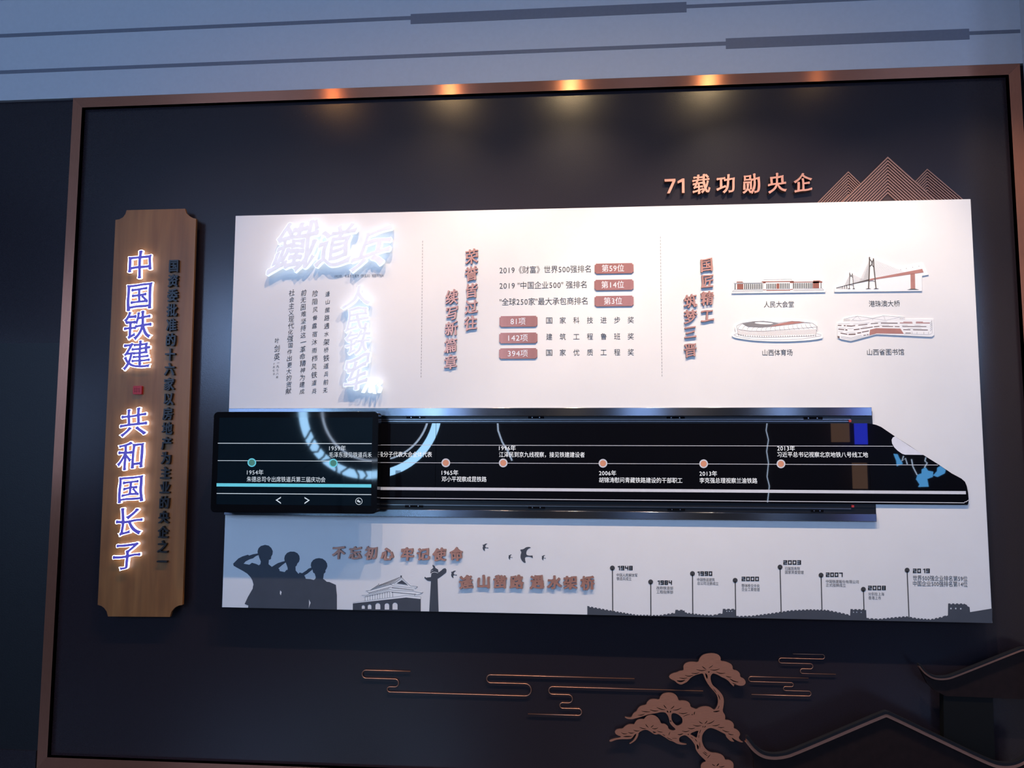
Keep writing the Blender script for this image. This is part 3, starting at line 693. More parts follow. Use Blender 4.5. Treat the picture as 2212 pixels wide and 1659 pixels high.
cutout('white cut-out of a long folded library block with a russet lower front', out, [('window_band', bars_, mat('taupe_print', (.16, .10, .09), .7), 1), ('russet_front', red, inkrl, 1), ('library_linework', lw, inkg, 2)], 'library_cutout')

# ------------------------------------------------------------------ copper badges
def badge_(x0, y0, x1, y1, s, tx0, tx1, sl, label):
    d1 = BD+.0045; n = 2.6
    c = P(.5*(x0+x1), .5*(y0+y1), BD)
    r = empty('copper_badge', (c.x, -BD, c.z), label, 'badge', 'copper badges beside the ranking text')
    X0, Z1 = P2(x0, y0, d1); X1, Z0 = P2(x1, y1+sl*(x1-x0), d1); k = P2(x0+n, y0, d1)[0]-X0
    slab('badge_plate', [[(X0+k, Z1), (X0+k, Z1-k), (X0, Z1-k), (X0, Z0+k), (X0+k, Z0+k), (X0+k, Z0), (X1-k, Z0), (X1-k, Z0+k), (X1, Z0+k), (X1, Z1-k), (X1-k, Z1-k), (X1-k, Z1)]], BD+.001, d1, badge, r, side=copside)
    text('badge_text', s, tx0, tx1, (y0+y1)/2+sl*(x1-x0)*.3, 15, d1+.0006, inkw, r, 3)
for a in ((1284.5, 569.5, 1368.7, 591, '第59位', 1300, 1348, -.012, 'topmost copper badge on the right, reading 第59位'), (1284, 604.5, 1368.7, 627, '第14位', 1299, 1348, -.012, 'middle copper badge on the right, reading 第14位'),
          (1284.3, 639.5, 1368.7, 662, '第3位', 1304.5, 1344, -.012, 'copper badge reading 第3位, lowest of the right-hand three'), (1079, 683, 1160.8, 706, '81项', 1103, 1135, -.008, 'copper badge reading 81项, above two others on the left'),
          (1078.5, 719, 1160.8, 741.5, '142项', 1098, 1140, -.006, 'copper badge reading 142项, between two other badges'), (1078.2, 752.5, 1160.5, 775, '394项', 1097, 1140, -.006, 'lowest copper badge of all, reading 394项')): badge_(*a)

# ------------------------------------------------------------------ raised characters
def raised(ch, cx, cy, w, h, label, group, d0=BD, d1=BD+.008, face=copsign, side=copside, name='raised_character', **k):
    V = letter_loops(ch, cx, cy, w, h, d1, **k)
    o = slab(name, V, d0, d1, face, None, side=side, inked=True)
    return tag(o, label, 'letter', group)
def colset(chars, pts, w, h, fmt, group, horiz=False, **k):
    n = len(chars)
    for i, (c, (x, y)) in enumerate(zip(chars, pts)):
        if horiz: od = 'leftmost' if i == 0 else ('rightmost' if i == n-1 else ORD[i]+' from the left')
        else: od = 'topmost' if i == 0 else ('bottom' if i == n-1 else ORD[i]+' from the top')
        raised(c, x, y, w, h, fmt % (c, od), group, seed=i*3+len(chars), **k)
BR = dict(bold=.030, contrast=.55, slant=.13, wob=.05, flare=.03)
colset('荣誉皆过往', [(1018.9, 554.4), (1018.4, 591), (1018.4, 627.7), (1018, 663), (1016.7, 698)], 27, 31, 'raised copper character %s, %s in the right column beside the ranking text', 'copper characters beside the ranking text', **BR)
colset('续写新篇章', [(975.7, 642), (976.4, 676.5), (975.2, 709.5), (973.2, 746), (973.2, 782.7)], 27, 31, 'raised copper character %s, %s in the column by the left dashed line', 'copper characters beside the ranking text', **BR)
colset('国匠精工', [(1526.4, 572.4), (1528, 608), (1528, 645), (1528, 682)], 28, 30, 'raised copper character %s, %s in the column nearest the cut-out buildings', 'copper characters beside the cut-out buildings', **BR)
colset('筑梦三晋', [(1491.4, 651), (1491.4, 684.6), (1491.4, 718), (1491.4, 756.5)], 28, 30, 'raised copper character %s, %s in the column by the right dashed line', 'copper characters beside the cut-out buildings', **BR)
BR2 = dict(bold=.050, contrast=.40, slant=.08, wob=.05, flare=.03)
colset('不忘初心牢记使命', [(731.4, 1194), (767, 1194.7), (801.3, 1194.7), (836.4, 1197.6), (879.4, 1197.6), (914, 1198), (949.4, 1198.9), (986, 1197.6)], 27, 28, 'raised copper character %s, %s in the slogan above the soldiers', 'copper slogan above the gate', horiz=True, **BR2)
colset('逢山凿路遇水架桥', [(1006.8, 1258), (1044.6, 1256.7), (1079.7, 1257.4), (1116, 1258), (1160, 1258), (1197.4, 1258.8), (1232.4, 1259.5), (1269.5, 1260)], 29, 29, 'raised copper character %s, %s in the slogan below the swallows', 'copper slogan below the swallows', horiz=True, **BR2)
# on the dark wall above the board
N7 = [(1435.5, 387), (1459, 386), (1459, 391), (1447, 417.5), (1441, 417.7), (1452.5, 391.8), (1435.7, 392.3)]
N1 = [(1463.5, 391.5), (1474, 385.5), (1478.5, 385.4), (1478.8, 416.7), (1473.2, 416.8), (1473, 392.5), (1463.8, 396.5)]
for c, q in (('seven, the first sign', N7), ('one, the second sign', N1)):
    tag(pslab('raised_numeral', [q], .001, .020, copsign, None, side=copside), 'raised copper numeral %s of the heading on the dark wall' % c, 'letter', 'copper heading on the dark wall')
for i, (c, x, y) in enumerate((('载', 1514.7, 398.6), ('功', 1569, 397.6), ('勋', 1623.4, 397.6), ('央', 1678.6, 396), ('企', 1734.5, 395))):
    raised(c, x, y, 40, 42, 'raised copper character %s in the heading on the dark wall, %s' % (c, ['right of the numerals', 'second after the numerals', 'third after the numerals', 'fourth after the numerals', 'beside the mountains'][i]), 'copper heading on the dark wall', d0=.001, d1=.020, seed=i, bold=.024, contrast=.5, slant=.13, wob=.05, flare=.03)

# lit characters: glowing body standing off the surface, thinner face in front
def lit(ch, cx, cy, w, h, d0, label, group, face, body, seed, thick=.020, core=.55, gap=.010, **k):
    a = d0+gap; b = a+thick
    cc = P(cx, cy, a); r = empty('lit_character', (cc.x, -d0, cc.z), label, 'letter', group)
    k2 = dict(k); 
    slab('glowing_body', letter_loops(ch, cx, cy, w, h, b, seed=seed, **k), a, b, body, r, inked=True)
    k2['bold'] = k['bold']-core
    slab('letter_face', letter_loops(ch, cx, cy, w, h, b+.003, seed=seed, **k2), b+.0002, b+.003, face, r, inked=True)
    # stand-off pins holding it clear of the surface
    ll = max(letter_loops(ch, cx, cy, w, h, a, seed=seed, **k), key=len)
    for p in (ll[0], ll[len(ll)//2]):
        box('standoff_pin', p[0]-.0012, p[0]+.0012, -a, -d0, p[1]-.0012, p[1]+.0012, rod, r)
    return r
PD = .046
lc = dict(bold=.034, contrast=.35, slant=.12, wob=.04, flare=.035)
for i, (c, x, y) in enumerate((('中', 301.8, 573), ('国', 301, 640), ('铁', 296.5, 704), ('建', 294.5, 768.4), ('共', 288, 913), ('和', 283.4, 985), ('国', 281.9, 1057), ('长', 277, 1129.5), ('子', 274, 1201))):
    lit(c, x, y, 60, 62, PD, 'glowing violet-white character %s on the wooden plaque, %s' % (c, ['topmost', 'second from the top', 'third from the top', 'just above the red seal', 'just below the red seal', 'second below the seal', 'third below the seal', 'fourth below the seal', 'lowest'][i]), 'glowing characters on the wooden plaque', face_p, litp, i, core=.027, thick=.010, gap=.009, **lc)
for i, (c, x, y, w_, h_, ln, lb) in enumerate((('鐵', 636, 536, 86, 104, .30, 'leftmost of the top three'), ('道', 724, 533, 76, 96, .30, 'middle of the top three'), ('兵', 803, 537, 80, 90, .30, 'rightmost of the top three'),
        ('人', 771, 641, 58, 50, .15, 'topmost of the vertical four'), ('民', 771, 689, 52, 52, .1, 'second of the vertical four'), ('铁', 771, 739, 54, 54, .1, 'third of the vertical four'), ('军', 770, 808, 54, 80, .1, 'lowest of the vertical four'))):
    lit(c, x, y, w_, h_, BD, 'glowing white brush character %s on the white board, %s' % (c, lb), 'glowing white characters on the white board', face_w, litw, 20+i, core=.014, thick=.022, bold=.028, contrast=.35, slant=.22, lean=ln, wob=.10, flare=.03)
# small signature beside the last one
cc = P(806, 838, BD); sg = empty('lit_signature', (cc.x, -BD, cc.z), 'small glowing white brush signature beside the lowest vertical character', 'letter')
for s in ([(782, 848), (790, 832), (796, 826)], [(786, 826), (800, 822), (797, 848)], [(802, 824), (807, 850)], [(806, 830), (818, 818), (823, 826), (814, 832), (822, 836), (817, 848)]):
    L = [P2(x, y, BD+.03) for x, y in [q for q in (lambda pl: [(x-1.9, y) for x, y in pl]+[(x+1.9, y) for x, y in reversed(pl)])(smooth(s, 2, False))]]
    slab('glowing_stroke', [L], BD+.0005, BD+.03, litw, sg)

# ------------------------------------------------------------------ wooden plaque
pl_px = [(273.5, 454), (336, 452.3), (399.5, 450.7), (402, 460), (409, 467), (417, 471), (423.5, 472.5), (394, 1306.6), (385, 1308.5), (377, 1313), (370.5, 1321), (367, 1332.6), (300, 1332.2), (233, 1331.7), (230.5, 1321), (225, 1313.5), (219, 1309), (211, 1306.6), (249.4, 475), (258, 473.5), (266, 469), (271, 462)]
o = empty('wooden_plaque', tuple(P(320, 890, 0)))
pslab('plaque_board', [pl_px], PD-.012, PD, woodm, o, bevel=.0015)
for y in (560, 890, 1230):
    a_ = P(275-(y-560)*.05, y, .034); box('mounting_batten', a_.x, a_.x+.17, -.034, -.0005, a_.z-.03, a_.z, chan, o)
tag(o, 'tall honey-brown wooden plaque with notched corners left of the board', 'plaque')
for i, c in enumerate('国资委批准的十六家以房地产为主业的央企之一'):
    t = i/20; x = 374.8+(349-374.8)*t; y = 574.4+(1214-574.4)*t
    tag(slab('black_character', letter_loops(c, x, y, 22.5, 27.5, PD+.014, bold=.030, contrast=.25, slant=.02, wob=.02, flare=.015, seed=i, res=4), PD, PD+.014, blackl, None, inked=True),
        'small black raised character %s, %s in the plaque\'s right column' % (c, 'lowest' if i == 20 else ('topmost' if i == 0 else ORD[i]+' from the top')), 'letter', 'black characters on the wooden plaque')
sx0, sy0, sx1, sy1 = 287.5, 833.5, 305.5, 851.5
sl = empty('red_seal', tuple(P(296.5, 843, PD)), 'small red square seal midway down the wooden plaque', 'seal')
d1 = PD+.012
slab('seal_block', [(lambda a, b: rrect(a[0], b[0], b[1], a[1], .004))(P2(sx0, sy0, d1), P2(sx1, sy1, d1))], PD, d1, sealm, sl)
pprint('seal_carving', [seg(291, 838, 291, 848, .9), seg(295.5, 837, 295.5, 848, .9), seg(300.5, 838, 300.5, 848, .9), seg(290, 840, 302, 840, .8), seg(290, 845, 302, 845, .8)], d1+.0004, mat('deep_red_carving', (.2, .004, .006), .5), sl)

# ------------------------------------------------------------------ slide rail unit
RD = BD+.013
rail = empty('rail_unit', tuple(P(1190, 1000, BD)), 'long black rail unit with steel bars behind the train-shaped glass', 'rail unit')
def hband(name, x0, x1, ytl, ybl, d0, d1, m_, par, bev=0, ycol=None):
    a = P2(x0, ytl, d1); b = P2(x0, ybl, d1); c = P2(x1, ytl, d1)
    return slab(name, [[(a[0], b[1]), (c[0], b[1]), (c[0], a[1]), (a[0], a[1])]], d0, d1, m_, par, bevel=bev)
hband('back_channel', 488, 1884, 890, 1103.5, BD+.0002, BD+.002, chan, rail)
hband('steel_bar', 494, 1883, 882, 899, BD+.0002, RD, steel, rail, .001)
hband('steel_bar', 484, 1893, 1097, 1112.3, BD+.0002, RD, steel, rail, .001)
for y in (905.3, 909.5, 1089.5): hband('guide_rod', 822, 1838, y, y+1.3, BD+.002, BD+.006, rod, rail)
hband('end_block', 1838, 1883, 899.5, 1096, BD+.002, BD+.0045, chan, rail)
hband('red_cap', 1834, 1839, 906.5, 912, BD+.002, BD+.009, redp, rail)
hband('red_cap', 1840, 1845, 1091.3, 1096, BD+.002, BD+.009, redp, rail)
for x0_, x1_, y0_, y1_ in ((878, 918, 899.3, 904), (1141, 1175, 899.3, 904), (1440, 1479, 900, 904.5), (1736, 1777, 900.5, 906), (875, 914, 1090.5, 1096), (1141, 1177, 1094, 1098.5), (1442, 1480, 1098.5, 1103), (1752, 1779, 1101, 1106)):
    br_ = hband('bracket', x0_, x1_, y0_, y1_, BD+.002, BD+.006, bezel, rail)
    for f in (.25, .72):
        xx = x0_+(x1_-x0_)*f; c = P(xx, (y0_+y1_)/2, BD+.007)
        box('screw', c.x-.002, c.x+.002, -(BD+.007), -(BD+.006), c.z-.002, c.z+.002, rod, br_)

# ------------------------------------------------------------------ train shaped glass
GD = BD+.007
train = empty('train_glass', tuple(P(1480, 1000, BD)), 'black gloss glass fascia shaped like a high-speed train, printed with a timeline', 'glass panel')
zt = P2(1450, 914.5, GD)[1]; zb = P2(2000, 1090, GD)[1]
X = lambda px: P2(px, 1000, GD)[0]
for a, b in ((760, 940.6), (941.4, 1877.6)):
    slab('glass_pane', [[(X(a), zb), (X(b), zb), (X(b), zt), (X(a), zt)]], GD-.0015, GD, glass, train)
Zs = zf(1860, 890, .1507)
nose = Zs([(160, 172), (220, 185), (290, 215), (480, 345), (700, 485), (900, 620), (1100, 745), (1300, 880), (1440, 955), (1490, 1000), (1515, 1060), (1535, 1160), (1542, 1260), (1538, 1310), (1528, 1330)])
n3 = [P2(x, y, GD) for x, y in nose]
n3 = [(X(1878.4), zt)]+n3[:-1]+[(n3[-1][0], zb), (X(1878.4), zb)]
o = slab('nose_pane', [n3], BD+.0048, GD, glass, train); o['label'] = 'sloping nose pane of the train shape'
GP = GD+.0006
pprint('cockpit_window', [Zs([(487, 350), (455, 365), (438, 400), (445, 450), (475, 505), (525, 555), (590, 600), (630, 612), (897, 615), (700, 490)])], GP, fasc, train)
def gl_line(name, x0, y0, x1, w_, m_, par, dep):
    a = P2(x0, y0-w_/2, dep); b = P2(x0, y0+w_/2, dep); c = P2(x1, y0, dep)
    V = [(a[0], -dep, b[1]), (c[0], -dep, b[1]), (c[0], -dep, a[1]), (a[0], -dep, a[1])]
    return obj(name, V, [(0, 1, 2, 3)], m_, par)
gl_line('white_line', 822, 961.2, 1929, 1.1, gline, train, GP); gl_line('white_line', 822, 999.2, 2026, 1.1, gline, train, GP)
gl_line('white_band', 822, 1055.2, 2086, 6.4, gline, train, GP); gl_line('white_line', 822, 1075.8, 2083, 1.4, gline, train, GP)
pprint('line_end_curl', pline(Zs([(1480, 1292), (1510, 1285), (1540, 1262)]), 1.4), GP, gline, train)
def dot(x, y, ro, ri, mo, mi, dep, par):
    r_ = pprint('milestone_dot', [circ(x, y, ro, 32)], dep+.0004, mo, par)
    pprint('dot_center', [circ(x, y, ri, 28)], dep+.0008, mi, r_)
for x, y in ((963, 999.8), (1087, 1000), (1302.5, 1000.8), (1520, 1001.8), (1687, 1002)): dot(x, y, 9.4, 6.6, gline, orange, GP, train)
for s, a, b, c in (('极分子代表大会全体代表', 818, 933, 981.5), ('1965年', 954, 990, 1021), ('邓小平视察成昆铁路', 954, 1051, 1035), ('1996年', 1078, 1114, 968), ('江泽民到京九线视察，接见铁建建设者', 1078, 1263, 982), ('2006年', 1294, 1331, 1022), ('胡锦涛慰问青藏铁路建设的干部职工', 1294, 1474, 1037), ('2013年', 1511, 1549, 1023), ('李克强总理视察兰渝铁路', 1511, 1636, 1038), ('2013年', 1679, 1717, 968.5), ('习近平总书记视察北京地铁八号线工地', 1679, 1875, 982)):
    text('glass_caption', s, a, b, c, 11.2, GP, gtext, train, 3)

# ------------------------------------------------------------------ sliding touch screen
TD = .174
ts = empty('touch_screen', tuple(P(637, 1000, TD)), 'black rounded touch screen sliding on the rail at the left, cyan line across', 'screen')
tx0 = (P2(462, 893, TD)[0]+P2(454.6, 1105, TD)[0])/2; tx1 = (P2(818, 890, TD)[0]+P2(813.5, 1112, TD)[0])/2
tz1 = P2(640, 889.5, TD)[1]; tz0 = P2(640, 1108.5, TD)[1]
slab('housing', [rrect(tx0, tx1, tz0, tz1, .018)], TD-.045, TD, bezel, ts, bevel=.002)
e = .004; slab('front_glass', [rrect(tx0+.003, tx1-.003, tz0+.003, tz1-.003, .016)], TD+.0001, TD+.0012, bezel, ts)
D_ = TD+.0016
dx0 = P2(470.5, 1000, D_)[0]; dx1 = P2(803, 1000, D_)[0]; dz1 = P2(640, 902, D_)[1]; dz0 = P2(640, 1091, D_)[1]
obj('display', [(dx0, -D_, dz0), (dx1, -D_, dz0), (dx1, -D_, dz1), (dx0, -D_, dz1)], [(0, 1, 2, 3)], dispm, ts)
box('carriage', tx0+.08, tx1-.08, -(TD-.045), -(RD+.0005), tz0+.05, tz1-.03, chan, ts)
DP = D_+.0006
gl_line('white_line', 470.5, 957.5, 803, 1.3, gtext2, ts, DP); gl_line('white_line', 470.5, 995, 803, 1.1, gtext2, ts, DP)
gl_line('cyan_band', 468, 1047.3, 802, 7, cyan, ts, DP); gl_line('white_line', 468, 1065.8, 802, 1.4, gtext2, ts, DP)
for x, y in ((544, 999.3), (720, 1000.3)): dot(x, y, 9.3, 6.8, cyan, green, DP, ts)
for s, a, b, c in (('1954年', 533.5, 569, 1020.3), ('朱德总司令出席铁道兵第三届庆功会', 533, 703, 1035.2), ('1959年', 711, 747, 968.3), ('毛泽东接见铁道兵', 711, 793, 982.5), ('禾', 794, 803, 983)):
    text('screen_caption', s, a, b, c, 11.2, DP, gtext2, ts, 3)
pprint('back_arrow', [[(607, 1073), (595.3, 1080.3), (607, 1088.5), (606.5, 1085.5), (599, 1080.3), (606.5, 1076)]], DP, gtext2, ts)
pprint('forward_arrow', [[(657.6, 1073.5), (669.2, 1080.7), (657.6, 1088.8), (658.1, 1085.8), (665.5, 1080.7), (658.1, 1076.5)]], DP, gtext2, ts)
pprint('return_icon', [[circ(775.3, 1082.8, 7.6, 28), circ(775.3, 1082.8, 6.6, 28)], [(770.5, 1082), (774.5, 1078.5), (774.5, 1081), (778.8, 1083), (777.5, 1087.5), (776.5, 1084.5), (774.5, 1083.5), (774.5, 1086)]], DP, gtext2, ts)

# ------------------------------------------------------------------ mountains above the board
Mz = P2(1900, 445, .02)[1]
def mountain(apx, apy, lx, rx, n, pitch, bar_, d, label):
    c = P(apx, 410, .01); r = empty('mountain_ornament', (c.x, -d, c.z), label, 'wall ornament', 'copper mountains above the board')
    yb = 441
    slx = (lx-apx)/(435-apy); srx = (rx-apx)/(429-apy)
    tri = lambda k: [(apx, apy+k), (apx+slx*(yb-apy-k), yb), (apx+srx*(yb-apy-k), yb)]
    pslab('backing_sheet', [tri(.6)], d, d+.004, mtnback, r)
    for i in range(n):
        k = i*pitch; a, b = tri(k), tri(k+bar_)
        pslab('chevron_slat', [[a[1], a[0], a[2], b[2], b[0], b[1]]], d+.004, d+.0085, mtn, r)
mountain(1832.5, 370, 1768, 1893, 9, 6.1, 3.0, .0005, 'left small copper chevron mountain on the dark wall above the board')
mountain(2003, 364.5, 1935, 2079, 9, 6.3, 2.8, .0008, 'right small copper chevron mountain on the dark wall above the board')
mountain(1917.8, 338.2, 1820, 2019, 12, 6.9, 3.9, .010, 'tall central copper chevron mountain above the board')

# ------------------------------------------------------------------ cloud line ornaments (bent copper tube)
def tube(name, pts, r, y, m_, n=6):
    V, F = [], []; N = len(pts)
    for i in range(N):
        a = Vector(pts[max(0, i-1)]); b = Vector(pts[min(N-1, i+1)]); t = (b-a).normalized(); nr = Vector((-t.y, t.x))
        for k in range(n):
            an = 2*math.pi*k/n; V.append((pts[i][0]+nr.x*r*math.cos(an), y-r*math.sin(an), pts[i][1]+nr.y*r*math.cos(an)))
    for i in range(N-1):
        for k in range(n): F.append((i*n+k, i*n+(k+1) % n, (i+1)*n+(k+1) % n, (i+1)*n+k))
    F += [tuple(range(n)), tuple(reversed(range((N-1)*n, N*n)))]
    o = obj(name, V, F, m_, None, smooth=True)
    bm = bmesh.new(); bm.from_mesh(o.data); bmesh.ops.recalc_face_normals(bm, faces=bm.faces); bm.to_mesh(o.data); bm.free()
    return o
def cloud(segs, Zf, label, r=.0021):
    dep = .0065; S = [[P2(*p, dep) for p in Zf(s)] for s in segs]; pts = []
    for i, s in enumerate(S):
        zm = (s[0][1]+s[1][1])/2; s = [(s[0][0], zm), (s[1][0], zm)]
        pts += s
        if i < len(S)-1:
            n = S[i+1]; zn = (n[0][1]+n[1][1])/2; dr = 1 if s[1][0] > s[0][0] else -1; R = abs(zn-zm)/2
            cx_ = s[1][0]; cz = (zm+zn)/2
            xn = n[0][0]
            for k in range(1, 12):
                a = math.pi*k/12; pts.append((cx_+(xn-cx_)*k/12+dr*R*math.sin(a), zm+(zn-zm)*(1-math.cos(a))/2))
    pts = [p for i, p in enumerate(pts) if i == 0 or math.dist(p, pts[i-1]) > 1e-4]
    tag(tube('cloud_ornament', pts, r, -dep, brass), label, 'wall ornament', 'copper line clouds on the lower wall')
Z1 = zf(740, 1340, .3888); Z2 = zf(1600, 1380, .2767)
cloud([[(377, 286), (130, 275)], [(130, 321), (290, 327)], [(290, 370), (262, 370)], [(262, 403), (1015, 416)], [(1015, 352), (822, 348)], [(822, 300), (1622, 328)]], Z1, 'widest thin copper line cloud, double-ended, on the dark wall below the board')
cloud([[(2003, 392), (1166, 370)], [(1166, 411), (1255, 414)], [(1255, 458), (1222, 459)], [(1222, 489), (1310, 491)], [(1310, 532), (1030, 517)]], Z1, 'thin copper line cloud whose long top bar ends by the pine')
cloud([[(408, 120), (637, 120)], [(637, 155), (317, 154)], [(317, 190), (543, 193)], [(543, 234), (484, 235)], [(484, 272), (742, 276)]], Z2, 'small thin copper line cloud, upper of the two right of the pine', .0015)
cloud([[(530, 309), (81, 293)], [(81, 335), (395, 341)], [(395, 374), (349, 374)], [(349, 405), (530, 408)], [(530, 448), (85, 434)]], Z2, 'small thin copper line cloud, lower of the two right of the pine', .0015)

# ------------------------------------------------------------------ pine ornament
Zp = zf(1300, 1390, .16214)
pine = [(893, 450), (905, 420), (950, 395), (1000, 385), (1040, 365), (1085, 360), (1090, 340), (1085, 300), (1110, 265), (1160, 245), (1220, 243), (1285, 252), (1300, 200), (1340, 155), (1400, 135), (1480, 128), (1550, 145), (1585, 185), (1582, 234), (1640, 238), (1700, 260), (1740, 290), (1745, 350), (1800, 360), (1840, 395), (1845, 450), (1890, 465), (1915, 500), (1915, 535), (1890, 560), (1840, 565), (1790, 550), (1755, 548), (1765, 578), (1720, 540), (1690, 500), (1640, 465), (1600, 450), (1550, 420), (1500, 400), (1475, 400), (1450, 430), (1448, 470), (1460, 520), (1480, 560), (1530, 600), (1580, 650), (1615, 700), (1628, 760), (1620, 840), (1607, 900),
 (1640, 950), (1645, 985), (1640, 1018), (1690, 1020), (1740, 1045), (1762, 1085), (1755, 1130), (1800, 1145), (1835, 1180), (1845, 1215), (1820, 1255), (1850, 1295), (1890, 1315), (1850, 1318), (1790, 1290), (1725, 1248), (1745, 1285), (1770, 1310), (1720, 1305), (1680, 1270), (1655, 1240), (1650, 1210), (1590, 1180), (1530, 1150), (1480, 1130), (1440, 1125), (1400, 1140), (1360, 1180), (1335, 1230), (1333, 1290), (1345, 1340), (1370, 1390), (1410, 1430), (1460, 1455), (1530, 1458), (1600, 1480), (1635, 1520), (1640, 1552), (1700, 1550), (1745, 1580), (1758, 1620), (1750, 1690), (1700, 1740), (1400, 1740), (1330, 1700), (1315, 1630), (1340, 1590), (1395, 1570), (1350, 1530), (1290, 1470), (1250, 1410), (1245, 1360), (1215, 1310), (1180, 1270), (1125, 1225), (1090, 1222), (1030, 1250), (1030, 1310), (1060, 1325), (1140, 1340), (1110, 1350), (1050, 1347), (1000, 1335), (950, 1305), (900, 1290), (860, 1262), (800, 1225), (760, 1205), (720, 1215), (690, 1205), (640, 1170), (600, 1150), (560, 1150), (490, 1185), (485, 1230), (460, 1280), (420, 1315), (375, 1340), (365, 1330), (390, 1315), (420, 1290), (450, 1240), (462, 1200), (440, 1210), (400, 1265), (370, 1275), (250, 1275), (180, 1285), (120, 1312), (98, 1300), (110, 1285), (170, 1265), (230, 1255), (265, 1240), (200, 1220), (175, 1190), (178, 1160), (210, 1140), (280, 1135), (300, 1110), (350, 1078), (400, 1075), (432, 1080), (445, 1045), (480, 1010), (540, 1005), (562, 1010), (590, 970), (640, 948), (700, 955), (750, 990), (780, 1040), (790, 1070), (840, 1070), (880, 1100), (888, 1140), (940, 1162), (975, 1155), (985, 1140), (940, 1100), (905, 1060), (900, 1020), (885, 970), (860, 930), (830, 915), (780, 915), (720, 930), (640, 940), (560, 965), (500, 985), (440, 1000), (400, 1010), (340, 1005), (305, 985), (310, 975), (350, 985), (395, 985), (410, 945), (440, 915), (462, 905), (480, 865), (520, 830), (592, 818), (600, 785), (640, 745), (700, 738), (768, 750), (775, 710), (810, 670), (870, 655), (940, 658), (990, 685), (1015, 730), (1024, 764), (1080, 758), (1140, 770), (1175, 800), (1182, 847), (1230, 865), (1260, 877), (1300, 850), (1370, 835), (1440, 845), (1480, 875), (1505, 885), (1540, 830), (1550, 770), (1540, 700), (1500, 640), (1450, 590), (1400, 520), (1370, 460), (1350, 400), (1320, 400), (1250, 420), (1190, 450), (1140, 510), (1100, 530), (1060, 550), (1010, 535), (970, 495), (930, 480)]
hol = [[(930, 935), (960, 925), (1010, 940), (1060, 980), (1075, 1010), (1075, 1060), (1040, 1088), (1000, 1100), (960, 1065), (935, 1030), (925, 980)], [(1165, 1202), (1295, 1152), (1275, 1200), (1268, 1265), (1220, 1232)]]
def cres(x0, y0, x1, y1, b, w_=11):
    n = 6; A, B = [], []; L = math.hypot(x1-x0, y1-y0); nx, ny = -(y1-y0)/L, (x1-x0)/L
    for i in range(n+1):
        t = i/n; s = math.sin(math.pi*t); x = x0+(x1-x0)*t+nx*b*s; y = y0+(y1-y0)*t+ny*b*s
        h = w_/2*(.35+.65*s); A.append((x+nx*h, y+ny*h)); B.append((x-nx*h, y-ny*h))
    return A+B[::-1]
slit = [(1335, 303, 1390, 342, 3), (1480, 290, 1425, 327, -3, 9), (1260, 345, 1395, 350, 14), (1195, 395, 1300, 385, 12), (1108, 425, 1220, 422, 12), (1032, 455, 1140, 458, 10), (1000, 495, 1108, 488, 14, 24), (1442, 350, 1570, 338, 12), (1525, 377, 1645, 393, 14), (1652, 433, 1727, 450, 6), (1705, 467, 1820, 515, 12, 14), (1738, 525, 1795, 545, 4),
        (1412, 372, 1438, 368, 14, 16), (1382, 398, 1405, 470, -3, 24), (1482, 600, 1528, 658, -2, 8), (1545, 676, 1575, 750, -3, 12), (1565, 828, 1545, 875, 0, 8), (1485, 908, 1570, 897, 4, 18),
        (825, 818, 865, 868, 3), (965, 830, 918, 872, -4), (732, 850, 845, 882, 10), (640, 882, 755, 895, 10), (528, 898, 645, 910, 6), (478, 955, 570, 938, 8), (940, 887, 1060, 858, 12), (1025, 925, 1142, 922, 12), (1082, 975, 1175, 942, -4, 8), (868, 895, 885, 922, 0, 16), (908, 922, 922, 896, 0, 16), (1195, 945, 1212, 945, 2, 12), (1240, 908, 1228, 950, 0, 12), (910, 1025, 925, 1045, 0, 14),
        (582, 1075, 622, 1120, 3), (688, 1088, 652, 1118, -3), (502, 1115, 590, 1135, 8), (422, 1152, 505, 1162, 10), (350, 1182, 430, 1188, 10), (256, 1185, 340, 1200, 12), (288, 1240, 398, 1238, 0, 16), (668, 1128, 750, 1122, 12), (735, 1165, 812, 1182, 4, 9), (680, 1172, 722, 1185, 6, 18), (808, 1210, 845, 1230, 0, 9), (910, 1178, 895, 1225, 4, 8), (865, 1250, 940, 1285, 4, 9), (935, 1262, 1005, 1265, 0, 6),
        (1295, 1038, 1345, 1068, 4), (1405, 1028, 1370, 1068, -4), (1395, 1070, 1500, 1025, 12), (1215, 1085, 1325, 1092, 12), (1145, 1125, 1240, 1128, 10), (1068, 1165, 1170, 1160, 12), (1010, 1212, 1082, 1200, 8, 14), (1472, 1092, 1570, 1078, 10), (1545, 1110, 1632, 1115, 10), (1605, 1150, 1700, 1178, 10), (1680, 1198, 1755, 1215, 8), (1320, 1145, 1300, 1200, 0, 8), (1385, 1100, 1365, 1118, 0, 12), (1350, 1100, 1345, 1118, 0, 12), (1295, 1215, 1290, 1260, 0, 7), (1240, 1270, 1270, 1308, 0, 9), (1268, 1345, 1282, 1412, -5, 24), (1300, 1310, 1305, 1400, -3, 7), (1145, 1208, 1160, 1215, 0, 14), (1190, 1245, 1215, 1265, 0, 7), (1345, 1450, 1410, 1500, 0, 10), (1360, 1440, 1405, 1470, 0, 8), (1445, 1480, 1405, 1530, 0, 10), (1468, 1608, 1510, 1630, 2), (1530, 1635, 1560, 1600, 0, 16), (1560, 1642, 1635, 1632, 8)]
PL = [Zp(smooth(pine, 1))]+[Zp(smooth(h, 1)) for h in hol]+[Zp(cres(*s)) for s in slit]
tag(pslab('pine_ornament', PL, .014, .020, copper, None, side=copside), 'cut-out copper pine tree on the lower wall, right of centre', 'wall ornament')

